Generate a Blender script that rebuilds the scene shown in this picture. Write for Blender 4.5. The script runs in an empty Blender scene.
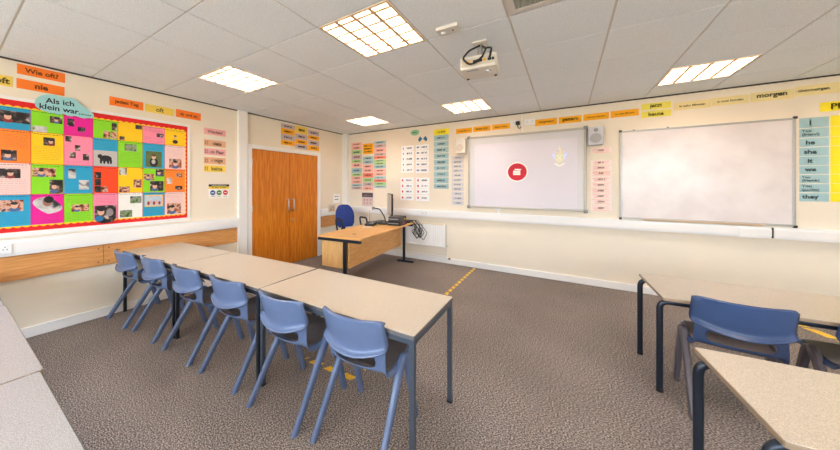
import bpy, bmesh, math, random
from mathutils import Vector, Matrix
C = bpy.context.scene.collection
R = math.radians
rng = random.Random(7)

# ------------------------------------------------------------------ materials
def lin(c):
    return tuple(((v/255)/12.92 if v/255 <= .04045 else ((v/255+.055)/1.055)**2.4) for v in c)
MATS = {}
def mat(name, rgb, rough=.55, metal=0, var=.04, scale=30, spec=.5, bump=0, emit=0, coat=0):
    """principled surface with a slight procedural mottling"""
    if name in MATS: return MATS[name]
    m = bpy.data.materials.new(name); m.use_nodes = True
    nt = m.node_tree; b = nt.nodes['Principled BSDF']
    c = lin(rgb)
    b.inputs['Roughness'].default_value = rough
    b.inputs['Metallic'].default_value = metal
    b.inputs['Specular IOR Level'].default_value = spec
    b.inputs['Coat Weight'].default_value = coat
    tc = nt.nodes.new('ShaderNodeTexCoord')
    n = nt.nodes.new('ShaderNodeTexNoise'); n.inputs['Scale'].default_value = scale; n.inputs['Detail'].default_value = 4
    nt.links.new(tc.outputs['Object'], n.inputs['Vector'])
    r = nt.nodes.new('ShaderNodeValToRGB')
    r.color_ramp.elements[0].position = .3; r.color_ramp.elements[1].position = .7
    r.color_ramp.elements[0].color = tuple(max(0, v*(1-var)) for v in c)+(1,)
    r.color_ramp.elements[1].color = tuple(min(1, v*(1+var)) for v in c)+(1,)
    nt.links.new(n.outputs['Fac'], r.inputs['Fac'])
    nt.links.new(r.outputs['Color'], b.inputs['Base Color'])
    if bump:
        bp = nt.nodes.new('ShaderNodeBump'); bp.inputs['Strength'].default_value = bump; bp.inputs['Distance'].default_value = .002
        nt.links.new(n.outputs['Fac'], bp.inputs['Height']); nt.links.new(bp.outputs['Normal'], b.inputs['Normal'])
    if emit:
        b.inputs['Emission Color'].default_value = c+(1,); b.inputs['Emission Strength'].default_value = emit
    MATS[name] = m
    return m

def speckle(name, a, b_, c_, scale, rough, ramp=(.38, .5, .62), bump=0, stretch=None, spec=.5, detail=2, big=None):
    m = bpy.data.materials.new(name); m.use_nodes = True
    nt = m.node_tree; b = nt.nodes['Principled BSDF']; b.inputs['Roughness'].default_value = rough
    b.inputs['Specular IOR Level'].default_value = spec
    tc = nt.nodes.new('ShaderNodeTexCoord'); mp = nt.nodes.new('ShaderNodeMapping')
    if stretch: mp.inputs['Scale'].default_value = stretch
    nt.links.new(tc.outputs['Object'], mp.inputs['Vector'])
    n = nt.nodes.new('ShaderNodeTexNoise'); n.inputs['Scale'].default_value = scale; n.inputs['Detail'].default_value = detail
    nt.links.new(mp.outputs['Vector'], n.inputs['Vector'])
    r = nt.nodes.new('ShaderNodeValToRGB'); e = r.color_ramp.elements
    e[0].position = ramp[0]; e[1].position = ramp[2]; x = e.new(ramp[1])
    e[0].color = lin(a)+(1,); x.color = lin(b_)+(1,); e[2].color = lin(c_)+(1,)
    nt.links.new(n.outputs['Fac'], r.inputs['Fac'])
    out = r.outputs['Color']
    if big:
        n2 = nt.nodes.new('ShaderNodeTexNoise'); n2.inputs['Scale'].default_value = big[0]; n2.inputs['Detail'].default_value = 3
        nt.links.new(tc.outputs['Object'], n2.inputs['Vector'])
        mr = nt.nodes.new('ShaderNodeMapRange'); mr.inputs['From Min'].default_value = .3; mr.inputs['From Max'].default_value = .7
        mr.inputs['To Min'].default_value = 1-big[1]; mr.inputs['To Max'].default_value = 1+big[1]
        nt.links.new(n2.outputs['Fac'], mr.inputs['Value'])
        hs = nt.nodes.new('ShaderNodeHueSaturation'); nt.links.new(out, hs.inputs['Color']); nt.links.new(mr.outputs['Result'], hs.inputs['Value'])
        out = hs.outputs['Color']
    nt.links.new(out, b.inputs['Base Color'])
    if bump:
        bp = nt.nodes.new('ShaderNodeBump'); bp.inputs['Strength'].default_value = bump; bp.inputs['Distance'].default_value = .004
        nt.links.new(n.outputs['Fac'], bp.inputs['Height']); nt.links.new(bp.outputs['Normal'], b.inputs['Normal'])
    MATS[name] = m
    return m

def photo_mat(name, cols, scale=14):
    """a printed snapshot: soft blotches of a few colours, different on every print"""
    m = bpy.data.materials.new(name); m.use_nodes = True
    nt = m.node_tree; b = nt.nodes['Principled BSDF']; b.inputs['Roughness'].default_value = .4
    tc = nt.nodes.new('ShaderNodeTexCoord'); oi = nt.nodes.new('ShaderNodeObjectInfo')
    mu = nt.nodes.new('ShaderNodeMath'); mu.operation = 'MULTIPLY'; mu.inputs[1].default_value = 60
    nt.links.new(oi.outputs['Random'], mu.inputs[0])
    n = nt.nodes.new('ShaderNodeTexNoise'); n.noise_dimensions = '4D'; n.inputs['Scale'].default_value = scale; n.inputs['Detail'].default_value = 2.5
    nt.links.new(tc.outputs['Object'], n.inputs['Vector']); nt.links.new(mu.outputs[0], n.inputs['W'])
    r = nt.nodes.new('ShaderNodeValToRGB'); r.color_ramp.interpolation = 'EASE'; e = r.color_ramp.elements
    k = len(cols)
    while len(e) < k: e.new(.5)
    for i, cc in enumerate(cols):
        e[i].position = .34+.32*i/(k-1); e[i].color = lin(cc)+(1,)
    nt.links.new(n.outputs['Fac'], r.inputs['Fac']); nt.links.new(r.outputs['Color'], b.inputs['Base Color'])
    MATS[name] = m
    return m

# ------------------------------------------------------------------ mesh helpers
def box(bm, x0, x1, y0, y1, z0, z1):
    vs = [bm.verts.new(p) for p in ((x0,y0,z0),(x1,y0,z0),(x1,y1,z0),(x0,y1,z0),(x0,y0,z1),(x1,y0,z1),(x1,y1,z1),(x0,y1,z1))]
    for f in ((3,2,1,0),(4,5,6,7),(0,1,5,4),(1,2,6,5),(2,3,7,6),(3,0,4,7)): bm.faces.new([vs[i] for i in f])
    return vs
def BX(*boxes):
    bm = bmesh.new()
    for b in boxes: box(bm, *b)
    return bm
def prism(bm, pts, z0, z1):
    """outline in x,y extruded along z"""
    a = [bm.verts.new((x, y, z0)) for x, y in pts]; b = [bm.verts.new((x, y, z1)) for x, y in pts]
    bm.faces.new(a[::-1]); bm.faces.new(b)
    for i in range(len(pts)):
        j = (i+1) % len(pts); bm.faces.new((a[i], a[j], b[j], b[i]))
def rings(bm, rs, cap=True):
    vr = [[bm.verts.new(p) for p in r] for r in rs]
    n = len(vr[0])
    for a, b in zip(vr, vr[1:]):
        for i in range(n):
            j = (i+1) % n; bm.faces.new((a[i], a[j], b[j], b[i]))
    if cap:
        bm.faces.new(vr[0][::-1]); bm.faces.new(vr[-1])
def circ(n): return [(math.cos(2*math.pi*i/n), math.sin(2*math.pi*i/n)) for i in range(n)]
def lathe(bm, prof, c=(0,0,0), n=24, axis='z'):
    """profile of (radius, height) turned about an axis"""
    rs = []
    for r, h in prof:
        ring = []
        for a, b in circ(n):
            p = (r*a, r*b, h)
            if axis == 'y': p = (p[0], -p[2], p[1])
            if axis == 'x': p = (p[2], p[0], p[1])
            ring.append((c[0]+p[0], c[1]+p[1], c[2]+p[2]))
        rs.append(ring)
    rings(bm, rs)
def tube(bm, pts, r, n=10, sq=None):
    """swept tube through points; sq=(a,b) makes an oval section"""
    P = [Vector(p) for p in pts]; rs = []; up = None
    for i, p in enumerate(P):
        t = ((P[min(i+1, len(P)-1)]-p).normalized() + (p-P[max(i-1, 0)]).normalized())
        t.normalize()
        if up is None:
            up = Vector((0,0,1)) if abs(t.z) < .9 else Vector((0,1,0))
        s = t.cross(up).normalized(); up = s.cross(t).normalized()
        a, b = sq if sq else (r, r)
        rs.append([tuple(p+s*a*cx+up*b*cy) for cx, cy in circ(n)])
    rings(bm, rs)
def bend(pts, r=.05, k=6):
    """round the inner corners of a polyline"""
    P = [Vector(p) for p in pts]; out = [P[0]]
    for a, b, c in zip(P, P[1:], P[2:]):
        u = (a-b).normalized(); v = (c-b).normalized(); p0 = b+u*r; p1 = b+v*r
        for i in range(k+1):
            t = i/k; out.append(p0*(1-t)**2+b*2*t*(1-t)+p1*t*t)
    out.append(P[-1])
    return out
def grid(bm, rows, skip=()):
    vr = [[bm.verts.new(p) for p in r] for r in rows]
    for i in range(len(rows)-1):
        for j in range(len(rows[0])-1):
            if (i, j) not in skip: bm.faces.new((vr[i][j], vr[i][j+1], vr[i+1][j+1], vr[i+1][j]))
def rrect(w, h, r, n=5, cx=0, cy=0):
    out = []
    for q, (sx, sy) in enumerate(((1,1),(-1,1),(-1,-1),(1,-1))):
        for i in range(n+1):
            a = math.pi/2*(q+i/n); out.append((cx+sx*(w/2-r)+r*math.cos(a), cy+sy*(h/2-r)+r*math.sin(a)))
    return out

def obj(name, bm, m, parent=None, bevel=0, smooth=0, solid=0, loc=None, rot=None, seg=2):
    me = bpy.data.meshes.new(name)
    bmesh.ops.recalc_face_normals(bm, faces=bm.faces)
    bm.to_mesh(me); bm.free()
    o = bpy.data.objects.new(name, me); C.objects.link(o)
    me.materials.append(m)
    if smooth:
        for p in me.polygons: p.use_smooth = True
        me.set_sharp_from_angle(angle=R(smooth))
    if solid:
        s = o.modifiers.new('s', 'SOLIDIFY'); s.thickness = solid; s.offset = 0
    if bevel:
        b = o.modifiers.new('b', 'BEVEL'); b.width = bevel; b.segments = seg; b.limit_method = 'ANGLE'
    if parent: o.parent = parent
    if loc: o.location = loc
    if rot: o.rotation_euler = rot
    return o
def tag(o, label, cat, group=None):
    o['label'] = label; o['category'] = cat
    if group: o['group'] = group
    return o
def thing(name, label, cat, loc=(0,0,0), rotz=0, group=None, rot=None):
    o = bpy.data.objects.new(name, None); C.objects.link(o); o.empty_display_size = .1
    o.location = loc; o.rotation_euler = rot if rot else (0, 0, rotz)
    return tag(o, label, cat, group)
def struct(o):
    o['kind'] = 'structure'; return o
def dup(root, loc, rotz, label, rot=None):
    r = root.copy(); C.objects.link(r); r.location = loc; r.rotation_euler = rot if rot else (0, 0, rotz); r['label'] = label
    for ch in list(root.children):
        c = ch.copy(); C.objects.link(c); c.parent = r
        for g in list(ch.children):
            d = g.copy(); C.objects.link(d); d.parent = c
    return r
def text_mesh(txt, width, height, align='CENTER', bold=0, squeeze=True):
    """flat lettering fitted into width x height, centred on the origin"""
    cu = bpy.data.curves.new('t', 'FONT'); cu.body = txt; cu.align_x = 'LEFT'; cu.size = 1; cu.resolution_u = 3; cu.offset = bold
    if align == 'CENTER': cu.align_x = 'CENTER'
    ob = bpy.data.objects.new('t', cu); C.objects.link(ob)
    bpy.context.view_layer.update()
    me = bpy.data.meshes.new_from_object(ob.evaluated_get(bpy.context.evaluated_depsgraph_get()))
    bpy.data.objects.remove(ob); bpy.data.curves.remove(cu)
    xs = [v.co.x for v in me.vertices]; ys = [v.co.y for v in me.vertices]
    if not xs: return me
    w, h = max(xs)-min(xs), max(ys)-min(ys); cx, cy = (max(xs)+min(xs))/2, (max(ys)+min(ys))/2
    s = min(width/w, height/(.73+1.0*txt.count('\n')))
    for v in me.vertices: v.co = ((v.co.x-cx)*s, (v.co.y-cy)*s, 0)
    return me
def lettering(parent, txt, m, width, height, at=(0,0), z=.0012, align='CENTER', bold=.01, name='lettering'):
    me = text_mesh(txt, width, height, align, bold); me.name = name
    o = bpy.data.objects.new(name, me); C.objects.link(o); me.materials.append(m)
    o.parent = parent; o.location = (at[0], at[1], z)
    return o

YF, H = 4.73, 2.58          # far wall, ceiling
XR, YB = 8.13, -2.8         # right wall, back wall
ROTF, ROTL = (R(90), 0, 0), (R(90), 0, R(90))
def on_wall(w, a, z, off=.0012):
    """place and turn for a flat thing fixed to the far (F) or left (L) wall"""
    return ((a, YF-off, z), ROTF) if w == 'F' else ((off, a, z), ROTL)

LAMP_W, SKY, EXPO = 13.5, 9.5, 0.66
CARDS = [
 ('L', -0.25, 0.085, 2.322, 2.417, 'yellow', 'oft', 'yellow oft card at the far left above the pinboard', 'word card', 'orange and yellow frequency word cards above the pinboard', 'word_card', 'serif'),
 ('L', 0.109, 0.408, 2.457, 2.551, 'orange', 'Wie oft?', 'orange Wie oft? heading card high on the left wall', 'word card', 'orange and yellow frequency word cards above the pinboard', 'word_card', 'serif'),
 ('L', 0.106, 0.404, 2.324, 2.415, 'orange', 'nie', 'orange nie card under the Wie oft? card', 'word card', 'orange and yellow frequency word cards above the pinboard', 'word_card', 'serif'),
 ('L', 0.739, 1.04, 2.317, 2.414, 'orange', 'jeden Tag', 'orange jeden Tag card above the pinboard', 'word card', 'orange and yellow frequency word cards above the pinboard', 'word_card', 'serif'),
 ('L', 1.056, 1.357, 2.315, 2.408, 'yellow', 'oft', 'yellow oft card between the jeden Tag and ab und zu cards', 'word card', 'orange and yellow frequency word cards above the pinboard', 'word_card', 'serif'),
 ('L', 1.379, 1.676, 2.315, 2.416, 'orange', 'ab und zu', 'orange ab und zu card above the right end of the pinboard', 'word card', 'orange and yellow frequency word cards above the pinboard', 'word_card', 'serif'),
 ('L', 1.718, 2.018, 2.145, 2.234, 'pink', 'Wieviele?', 'pink Wieviele? card in the stack right of the pinboard', 'word card', 'quantity word cards beside the pinboard', 'word_card', 'serif'),
 ('L', 1.718, 2.018, 1.98, 2.072, 'peach', 'viele', 'peach viele card in the stack right of the pinboard', 'word card', 'quantity word cards beside the pinboard', 'word_card', 'serif icon'),
 ('L', 1.718, 2.018, 1.858, 1.952, 'pink', 'ein Paar', 'pink ein Paar card in the stack right of the pinboard', 'word card', 'quantity word cards beside the pinboard', 'word_card', 'serif icon'),
 ('L', 1.718, 2.018, 1.73, 1.825, 'peach', 'einige', 'peach einige card in the stack right of the pinboard', 'word card', 'quantity word cards beside the pinboard', 'word_card', 'serif icon'),
 ('L', 1.718, 2.018, 1.618, 1.712, 'yellow', 'keine', 'yellow keine card in the stack right of the pinboard', 'word card', 'quantity word cards beside the pinboard', 'word_card', 'serif icon'),
 ('L', 2.994, 3.299, 2.452, 2.53, 'lilac', None, 'lilac word card, top in the left column over the door', 'word card', 'question word cards over the double door', 'word_card', ''),
 ('L', 2.994, 3.299, 2.347, 2.447, 'amber', None, 'amber word card, second from top in the left column over the door', 'word card', 'question word cards over the double door', 'word_card', ''),
 ('L', 2.994, 3.299, 2.242, 2.344, 'lilac', None, 'lilac word card, third from top in the left column over the door', 'word card', 'question word cards over the double door', 'word_card', ''),
 ('L', 2.994, 3.299, 2.151, 2.238, 'amber', None, 'amber word card, bottom in the left column over the door', 'word card', 'question word cards over the double door', 'word_card', ''),
 ('L', 3.308, 3.609, 2.403, 2.546, 'yellow', None, 'yellow word card, top in the middle column over the door', 'word card', 'question word cards over the double door', 'word_card', ''),
 ('L', 3.308, 3.609, 2.3, 2.398, 'lilac', None, 'lilac word card, second from top in the middle column over the door', 'word card', 'question word cards over the double door', 'word_card', ''),
 ('L', 3.308, 3.609, 2.205, 2.293, 'amber', None, 'amber word card, third from top in the middle column over the door', 'word card', 'question word cards over the double door', 'word_card', ''),
 ('L', 3.308, 3.609, 2.117, 2.201, 'lilac', None, 'lilac word card, bottom in the middle column over the door', 'word card', 'question word cards over the double door', 'word_card', ''),
 ('L', 3.621, 3.916, 2.426, 2.514, 'lilac', None, 'lilac word card, top in the right column over the door', 'word card', 'question word cards over the double door', 'word_card', ''),
 ('L', 3.621, 3.916, 2.332, 2.414, 'amber', None, 'amber word card, second from top in the right column over the door', 'word card', 'question word cards over the double door', 'word_card', ''),
 ('L', 3.621, 3.916, 2.22, 2.32, 'lilac', None, 'lilac word card, third from top in the right column over the door', 'word card', 'question word cards over the double door', 'word_card', ''),
 ('L', 3.621, 3.916, 2.12, 2.214, 'amber', None, 'amber word card, bottom in the right column over the door', 'word card', 'question word cards over the double door', 'word_card', ''),
 ('F', 0.192, 0.484, 2.298, 2.372, 'salmon pink', None, 'salmon pink strip, topmost in the left pastel column by the corner', 'word card', 'pastel phrase strips in the corner of the far wall', 'word_card', ''),
 ('F', 0.192, 0.484, 2.211, 2.293, 'salmon pink', None, 'salmon pink strip, second from top in the left pastel column by the corner', 'word card', 'pastel phrase strips in the corner of the far wall', 'word_card', ''),
 ('F', 0.192, 0.484, 2.109, 2.206, 'pale green', None, 'pale green strip, third from top in the left pastel column by the corner', 'word card', 'pastel phrase strips in the corner of the far wall', 'word_card', ''),
 ('F', 0.192, 0.484, 1.998, 2.103, 'mauve', None, 'mauve strip, fourth from top in the left pastel column by the corner', 'word card', 'pastel phrase strips in the corner of the far wall', 'word_card', ''),
 ('F', 0.192, 0.484, 1.923, 1.993, 'pale green', None, 'pale green strip, fifth from top in the left pastel column by the corner', 'word card', 'pastel phrase strips in the corner of the far wall', 'word_card', ''),
 ('F', 0.192, 0.484, 1.82, 1.918, 'salmon pink', None, 'salmon pink strip, sixth from top in the left pastel column by the corner', 'word card', 'pastel phrase strips in the corner of the far wall', 'word_card', ''),
 ('F', 0.192, 0.484, 1.698, 1.807, 'teal', None, 'teal strip, seventh from top in the left pastel column by the corner', 'word card', 'pastel phrase strips in the corner of the far wall', 'word_card', ''),
 ('F', 0.192, 0.484, 1.627, 1.689, 'pale green', None, 'pale green strip, eighth from top in the left pastel column by the corner', 'word card', 'pastel phrase strips in the corner of the far wall', 'word_card', ''),
 ('F', 0.192, 0.484, 1.548, 1.621, 'salmon pink', None, 'salmon pink strip, ninth from top in the left pastel column by the corner', 'word card', 'pastel phrase strips in the corner of the far wall', 'word_card', ''),
 ('F', 0.192, 0.484, 1.461, 1.542, 'salmon pink', None, 'salmon pink strip, tenth from top in the left pastel column by the corner', 'word card', 'pastel phrase strips in the corner of the far wall', 'word_card', ''),
 ('F', 0.192, 0.484, 1.402, 1.452, 'teal', None, 'teal strip, eleventh from top in the left pastel column by the corner', 'word card', 'pastel phrase strips in the corner of the far wall', 'word_card', ''),
 ('F', 0.192, 0.484, 1.335, 1.396, 'mauve', None, 'mauve strip, twelfth from top in the left pastel column by the corner', 'word card', 'pastel phrase strips in the corner of the far wall', 'word_card', ''),
 ('F', 0.505, 0.79, 2.1, 2.327, 'amber', '...', 'square amber heading sheet over the middle pastel column', 'heading sheet', 'amber sheet heading', 'heading_sheet', 'three'),
 ('F', 0.505, 0.79, 1.972, 2.047, 'teal', None, 'teal strip, topmost in the middle pastel column under the amber sheet', 'word card', 'pastel phrase strips in the corner of the far wall', 'word_card', ''),
 ('F', 0.505, 0.79, 1.887, 1.966, 'teal', None, 'teal strip, second from top in the middle pastel column under the amber sheet', 'word card', 'pastel phrase strips in the corner of the far wall', 'word_card', ''),
 ('F', 0.505, 0.79, 1.791, 1.874, 'salmon pink', None, 'salmon pink strip, third from top in the middle pastel column under the amber sheet', 'word card', 'pastel phrase strips in the corner of the far wall', 'word_card', ''),
 ('F', 0.505, 0.79, 1.706, 1.786, 'salmon pink', None, 'salmon pink strip, fourth from top in the middle pastel column under the amber sheet', 'word card', 'pastel phrase strips in the corner of the far wall', 'word_card', ''),
 ('F', 0.505, 0.79, 1.591, 1.693, 'coral', None, 'coral strip, fifth from top in the middle pastel column under the amber sheet', 'word card', 'pastel phrase strips in the corner of the far wall', 'word_card', ''),
 ('F', 0.505, 0.79, 1.495, 1.586, 'pale green', None, 'pale green strip, sixth from top in the middle pastel column under the amber sheet', 'word card', 'pastel phrase strips in the corner of the far wall', 'word_card', ''),
 ('F', 0.505, 0.79, 1.407, 1.49, 'mauve', None, 'mauve strip, seventh from top in the middle pastel column under the amber sheet', 'word card', 'pastel phrase strips in the corner of the far wall', 'word_card', ''),
 ('F', 0.505, 0.79, 1.314, 1.401, 'salmon pink', None, 'salmon pink strip, eighth from top in the middle pastel column under the amber sheet', 'word card', 'pastel phrase strips in the corner of the far wall', 'word_card', ''),
 ('F', 0.803, 1.105, 2.298, 2.356, 'teal', None, 'teal strip, topmost in the right one of the three pastel columns', 'word card', 'pastel phrase strips in the corner of the far wall', 'word_card', ''),
 ('F', 0.803, 1.105, 2.216, 2.293, 'mauve', None, 'mauve strip, second from top in the right one of the three pastel columns', 'word card', 'pastel phrase strips in the corner of the far wall', 'word_card', ''),
 ('F', 0.803, 1.105, 2.111, 2.21, 'salmon pink', None, 'salmon pink strip, third from top in the right one of the three pastel columns', 'word card', 'pastel phrase strips in the corner of the far wall', 'word_card', ''),
 ('F', 0.803, 1.105, 2.047, 2.105, 'mauve', None, 'mauve strip, fourth from top in the right one of the three pastel columns', 'word card', 'pastel phrase strips in the corner of the far wall', 'word_card', ''),
 ('F', 0.803, 1.105, 1.98, 2.042, 'coral', None, 'coral strip, fifth from top in the right one of the three pastel columns', 'word card', 'pastel phrase strips in the corner of the far wall', 'word_card', ''),
 ('F', 0.803, 1.105, 1.916, 1.967, 'pale green', None, 'pale green strip, sixth from top in the right one of the three pastel columns', 'word card', 'pastel phrase strips in the corner of the far wall', 'word_card', ''),
 ('F', 0.803, 1.105, 1.856, 1.911, 'pale green', None, 'pale green strip, seventh from top in the right one of the three pastel columns', 'word card', 'pastel phrase strips in the corner of the far wall', 'word_card', ''),
 ('F', 0.803, 1.105, 1.781, 1.851, 'teal', None, 'teal strip, eighth from top in the right one of the three pastel columns', 'word card', 'pastel phrase strips in the corner of the far wall', 'word_card', ''),
 ('F', 0.803, 1.105, 1.699, 1.769, 'salmon pink', None, 'salmon pink strip, ninth from top in the right one of the three pastel columns', 'word card', 'pastel phrase strips in the corner of the far wall', 'word_card', ''),
 ('F', 0.803, 1.105, 1.624, 1.694, 'salmon pink', None, 'salmon pink strip, tenth from top in the right one of the three pastel columns', 'word card', 'pastel phrase strips in the corner of the far wall', 'word_card', ''),
 ('F', 0.803, 1.105, 1.557, 1.611, 'teal', None, 'teal strip, eleventh from top in the right one of the three pastel columns', 'word card', 'pastel phrase strips in the corner of the far wall', 'word_card', ''),
 ('F', 0.803, 1.105, 1.493, 1.552, 'coral', None, 'coral strip, twelfth from top in the right one of the three pastel columns', 'word card', 'pastel phrase strips in the corner of the far wall', 'word_card', ''),
 ('F', 0.803, 1.105, 1.426, 1.488, 'pale green', None, 'pale green strip, thirteenth from top in the right one of the three pastel columns', 'word card', 'pastel phrase strips in the corner of the far wall', 'word_card', ''),
 ('F', 0.803, 1.105, 1.37, 1.421, 'teal', None, 'teal strip, fourteenth from top in the right one of the three pastel columns', 'word card', 'pastel phrase strips in the corner of the far wall', 'word_card', ''),
 ('F', 1.47, 1.751, 2.11, 2.208, 'white', None, 'white picture card, topmost in the upper left white column beside the teal cards', 'word card', 'white picture word cards on the far wall', 'word_card', 'reddot'),
 ('F', 1.47, 1.751, 2.003, 2.105, 'white', None, 'white picture card, second from top in the upper left white column beside the teal cards', 'word card', 'white picture word cards on the far wall', 'word_card', 'reddot'),
 ('F', 1.47, 1.751, 1.893, 1.999, 'white', None, 'white picture card, third from top in the upper left white column beside the teal cards', 'word card', 'white picture word cards on the far wall', 'word_card', 'reddot'),
 ('F', 1.47, 1.751, 1.786, 1.888, 'white', None, 'white picture card, fourth from top in the upper left white column beside the teal cards', 'word card', 'white picture word cards on the far wall', 'word_card', 'reddot'),
 ('F', 1.47, 1.751, 1.675, 1.781, 'white', None, 'white picture card, fifth from top in the upper left white column beside the teal cards', 'word card', 'white picture word cards on the far wall', 'word_card', 'reddot'),
 ('F', 1.79, 2.067, 2.109, 2.208, 'white', None, 'white picture card, topmost in the upper right white column beside the teal cards', 'word card', 'white picture word cards on the far wall', 'word_card', 'bluedot'),
 ('F', 1.79, 2.067, 1.998, 2.101, 'white', None, 'white picture card, second from top in the upper right white column beside the teal cards', 'word card', 'white picture word cards on the far wall', 'word_card', 'bluedot'),
 ('F', 1.79, 2.067, 1.886, 1.989, 'white', None, 'white picture card, third from top in the upper right white column beside the teal cards', 'word card', 'white picture word cards on the far wall', 'word_card', 'bluedot'),
 ('F', 1.79, 2.067, 1.779, 1.878, 'white', None, 'white picture card, fourth from top in the upper right white column beside the teal cards', 'word card', 'white picture word cards on the far wall', 'word_card', 'bluedot'),
 ('F', 1.79, 2.067, 1.66, 1.77, 'white', None, 'white picture card, fifth from top in the upper right white column beside the teal cards', 'word card', 'white picture word cards on the far wall', 'word_card', 'bluedot'),
 ('F', 1.451, 1.742, 1.473, 1.575, 'white', None, 'white picture card, topmost in the lower left white column above the radiator', 'word card', 'white picture word cards on the far wall', 'word_card', 'redicon'),
 ('F', 1.451, 1.742, 1.362, 1.464, 'white', None, 'white picture card, second from top in the lower left white column above the radiator', 'word card', 'white picture word cards on the far wall', 'word_card', 'redicon'),
 ('F', 1.451, 1.742, 1.251, 1.353, 'white', None, 'white picture card, third from top in the lower left white column above the radiator', 'word card', 'white picture word cards on the far wall', 'word_card', 'redicon'),
 ('F', 1.451, 1.742, 1.128, 1.238, 'white', None, 'white picture card, fourth from top in the lower left white column above the radiator', 'word card', 'white picture word cards on the far wall', 'word_card', 'redicon'),
 ('F', 1.794, 2.075, 1.471, 1.57, 'white', None, 'white picture card, topmost in the lower right white column above the radiator', 'word card', 'white picture word cards on the far wall', 'word_card', 'redicon'),
 ('F', 1.794, 2.075, 1.364, 1.463, 'white', None, 'white picture card, second from top in the lower right white column above the radiator', 'word card', 'white picture word cards on the far wall', 'word_card', 'redicon'),
 ('F', 1.794, 2.075, 1.253, 1.355, 'white', None, 'white picture card, third from top in the lower right white column above the radiator', 'word card', 'white picture word cards on the far wall', 'word_card', 'redicon'),
 ('F', 1.794, 2.075, 1.126, 1.24, 'white', None, 'white picture card, fourth from top in the lower right white column above the radiator', 'word card', 'white picture word cards on the far wall', 'word_card', 'redicon'),
 ('F', 2.168, 2.46, 2.359, 2.468, 'bright yellow', '...', 'bright yellow heading card on top of the teal column', 'heading card', 'yellow heading of the teal column', 'heading_card', ''),
 ('F', 2.168, 2.452, 2.253, 2.357, 'teal', None, 'teal word card, topmost in the teal column left of the screen', 'word card', 'teal word cards left of the screen', 'word_card', ''),
 ('F', 2.168, 2.452, 2.143, 2.24, 'teal', None, 'teal word card, second from top in the teal column left of the screen', 'word card', 'teal word cards left of the screen', 'word_card', ''),
 ('F', 2.168, 2.452, 2.03, 2.131, 'teal', None, 'teal word card, third from top in the teal column left of the screen', 'word card', 'teal word cards left of the screen', 'word_card', ''),
 ('F', 2.168, 2.452, 1.917, 2.018, 'teal', None, 'teal word card, fourth from top in the teal column left of the screen', 'word card', 'teal word cards left of the screen', 'word_card', ''),
 ('F', 2.168, 2.452, 1.804, 1.905, 'teal', None, 'teal word card, fifth from top in the teal column left of the screen', 'word card', 'teal word cards left of the screen', 'word_card', ''),
 ('F', 2.168, 2.452, 1.699, 1.792, 'teal', None, 'teal word card, sixth from top in the teal column left of the screen', 'word card', 'teal word cards left of the screen', 'word_card', ''),
 ('F', 2.168, 2.452, 1.585, 1.682, 'teal', None, 'teal word card, seventh from top in the teal column left of the screen', 'word card', 'teal word cards left of the screen', 'word_card', ''),
 ('F', 2.168, 2.452, 1.461, 1.569, 'teal', None, 'teal word card, eighth from top in the teal column left of the screen', 'word card', 'teal word cards left of the screen', 'word_card', ''),
 ('F', 2.168, 2.452, 1.363, 1.448, 'teal', None, 'teal word card, ninth from top in the teal column left of the screen', 'word card', 'teal word cards left of the screen', 'word_card', ''),
 ('F', 2.51, 2.731, 1.887, 1.95, 'grey', None, 'grey strip, topmost in the grey column under the left loudspeaker', 'word card', 'grey phrase strips under the loudspeaker', 'word_card', ''),
 ('F', 2.51, 2.731, 1.811, 1.875, 'grey', None, 'grey strip, second from top in the grey column under the left loudspeaker', 'word card', 'grey phrase strips under the loudspeaker', 'word_card', ''),
 ('F', 2.51, 2.731, 1.732, 1.799, 'grey', None, 'grey strip, third from top in the grey column under the left loudspeaker', 'word card', 'grey phrase strips under the loudspeaker', 'word_card', ''),
 ('F', 2.51, 2.731, 1.652, 1.72, 'grey', None, 'grey strip, fourth from top in the grey column under the left loudspeaker', 'word card', 'grey phrase strips under the loudspeaker', 'word_card', ''),
 ('F', 2.51, 2.731, 1.569, 1.637, 'grey', None, 'grey strip, fifth from top in the grey column under the left loudspeaker', 'word card', 'grey phrase strips under the loudspeaker', 'word_card', ''),
 ('F', 2.51, 2.731, 1.49, 1.553, 'grey', None, 'grey strip, sixth from top in the grey column under the left loudspeaker', 'word card', 'grey phrase strips under the loudspeaker', 'word_card', ''),
 ('F', 2.51, 2.731, 1.407, 1.474, 'grey', None, 'grey strip, seventh from top in the grey column under the left loudspeaker', 'word card', 'grey phrase strips under the loudspeaker', 'word_card', ''),
 ('F', 2.51, 2.731, 1.324, 1.395, 'grey', None, 'grey strip, eighth from top in the grey column under the left loudspeaker', 'word card', 'grey phrase strips under the loudspeaker', 'word_card', ''),
 ('F', 2.51, 2.731, 1.241, 1.308, 'grey', None, 'grey strip, ninth from top in the grey column under the left loudspeaker', 'word card', 'grey phrase strips under the loudspeaker', 'word_card', ''),
 ('F', 2.51, 2.731, 1.157, 1.228, 'grey', None, 'grey strip, tenth from top in the grey column under the left loudspeaker', 'word card', 'grey phrase strips under the loudspeaker', 'word_card', ''),
 ('F', 2.51, 2.731, 1.074, 1.145, 'grey', None, 'grey strip, eleventh from top in the grey column under the left loudspeaker', 'word card', 'grey phrase strips under the loudspeaker', 'word_card', ''),
 ('F', 2.59, 2.875, 2.346, 2.435, 'amber', 'in den Ferien', 'amber in den Ferien card in the row over the screen', 'word card', 'orange time phrase cards over the screen', 'word_card', ''),
 ('F', 2.898, 3.185, 2.349, 2.438, 'amber', 'letztes Jahr', 'amber letztes Jahr card in the row over the screen', 'word card', 'orange time phrase cards over the screen', 'word_card', ''),
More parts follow.
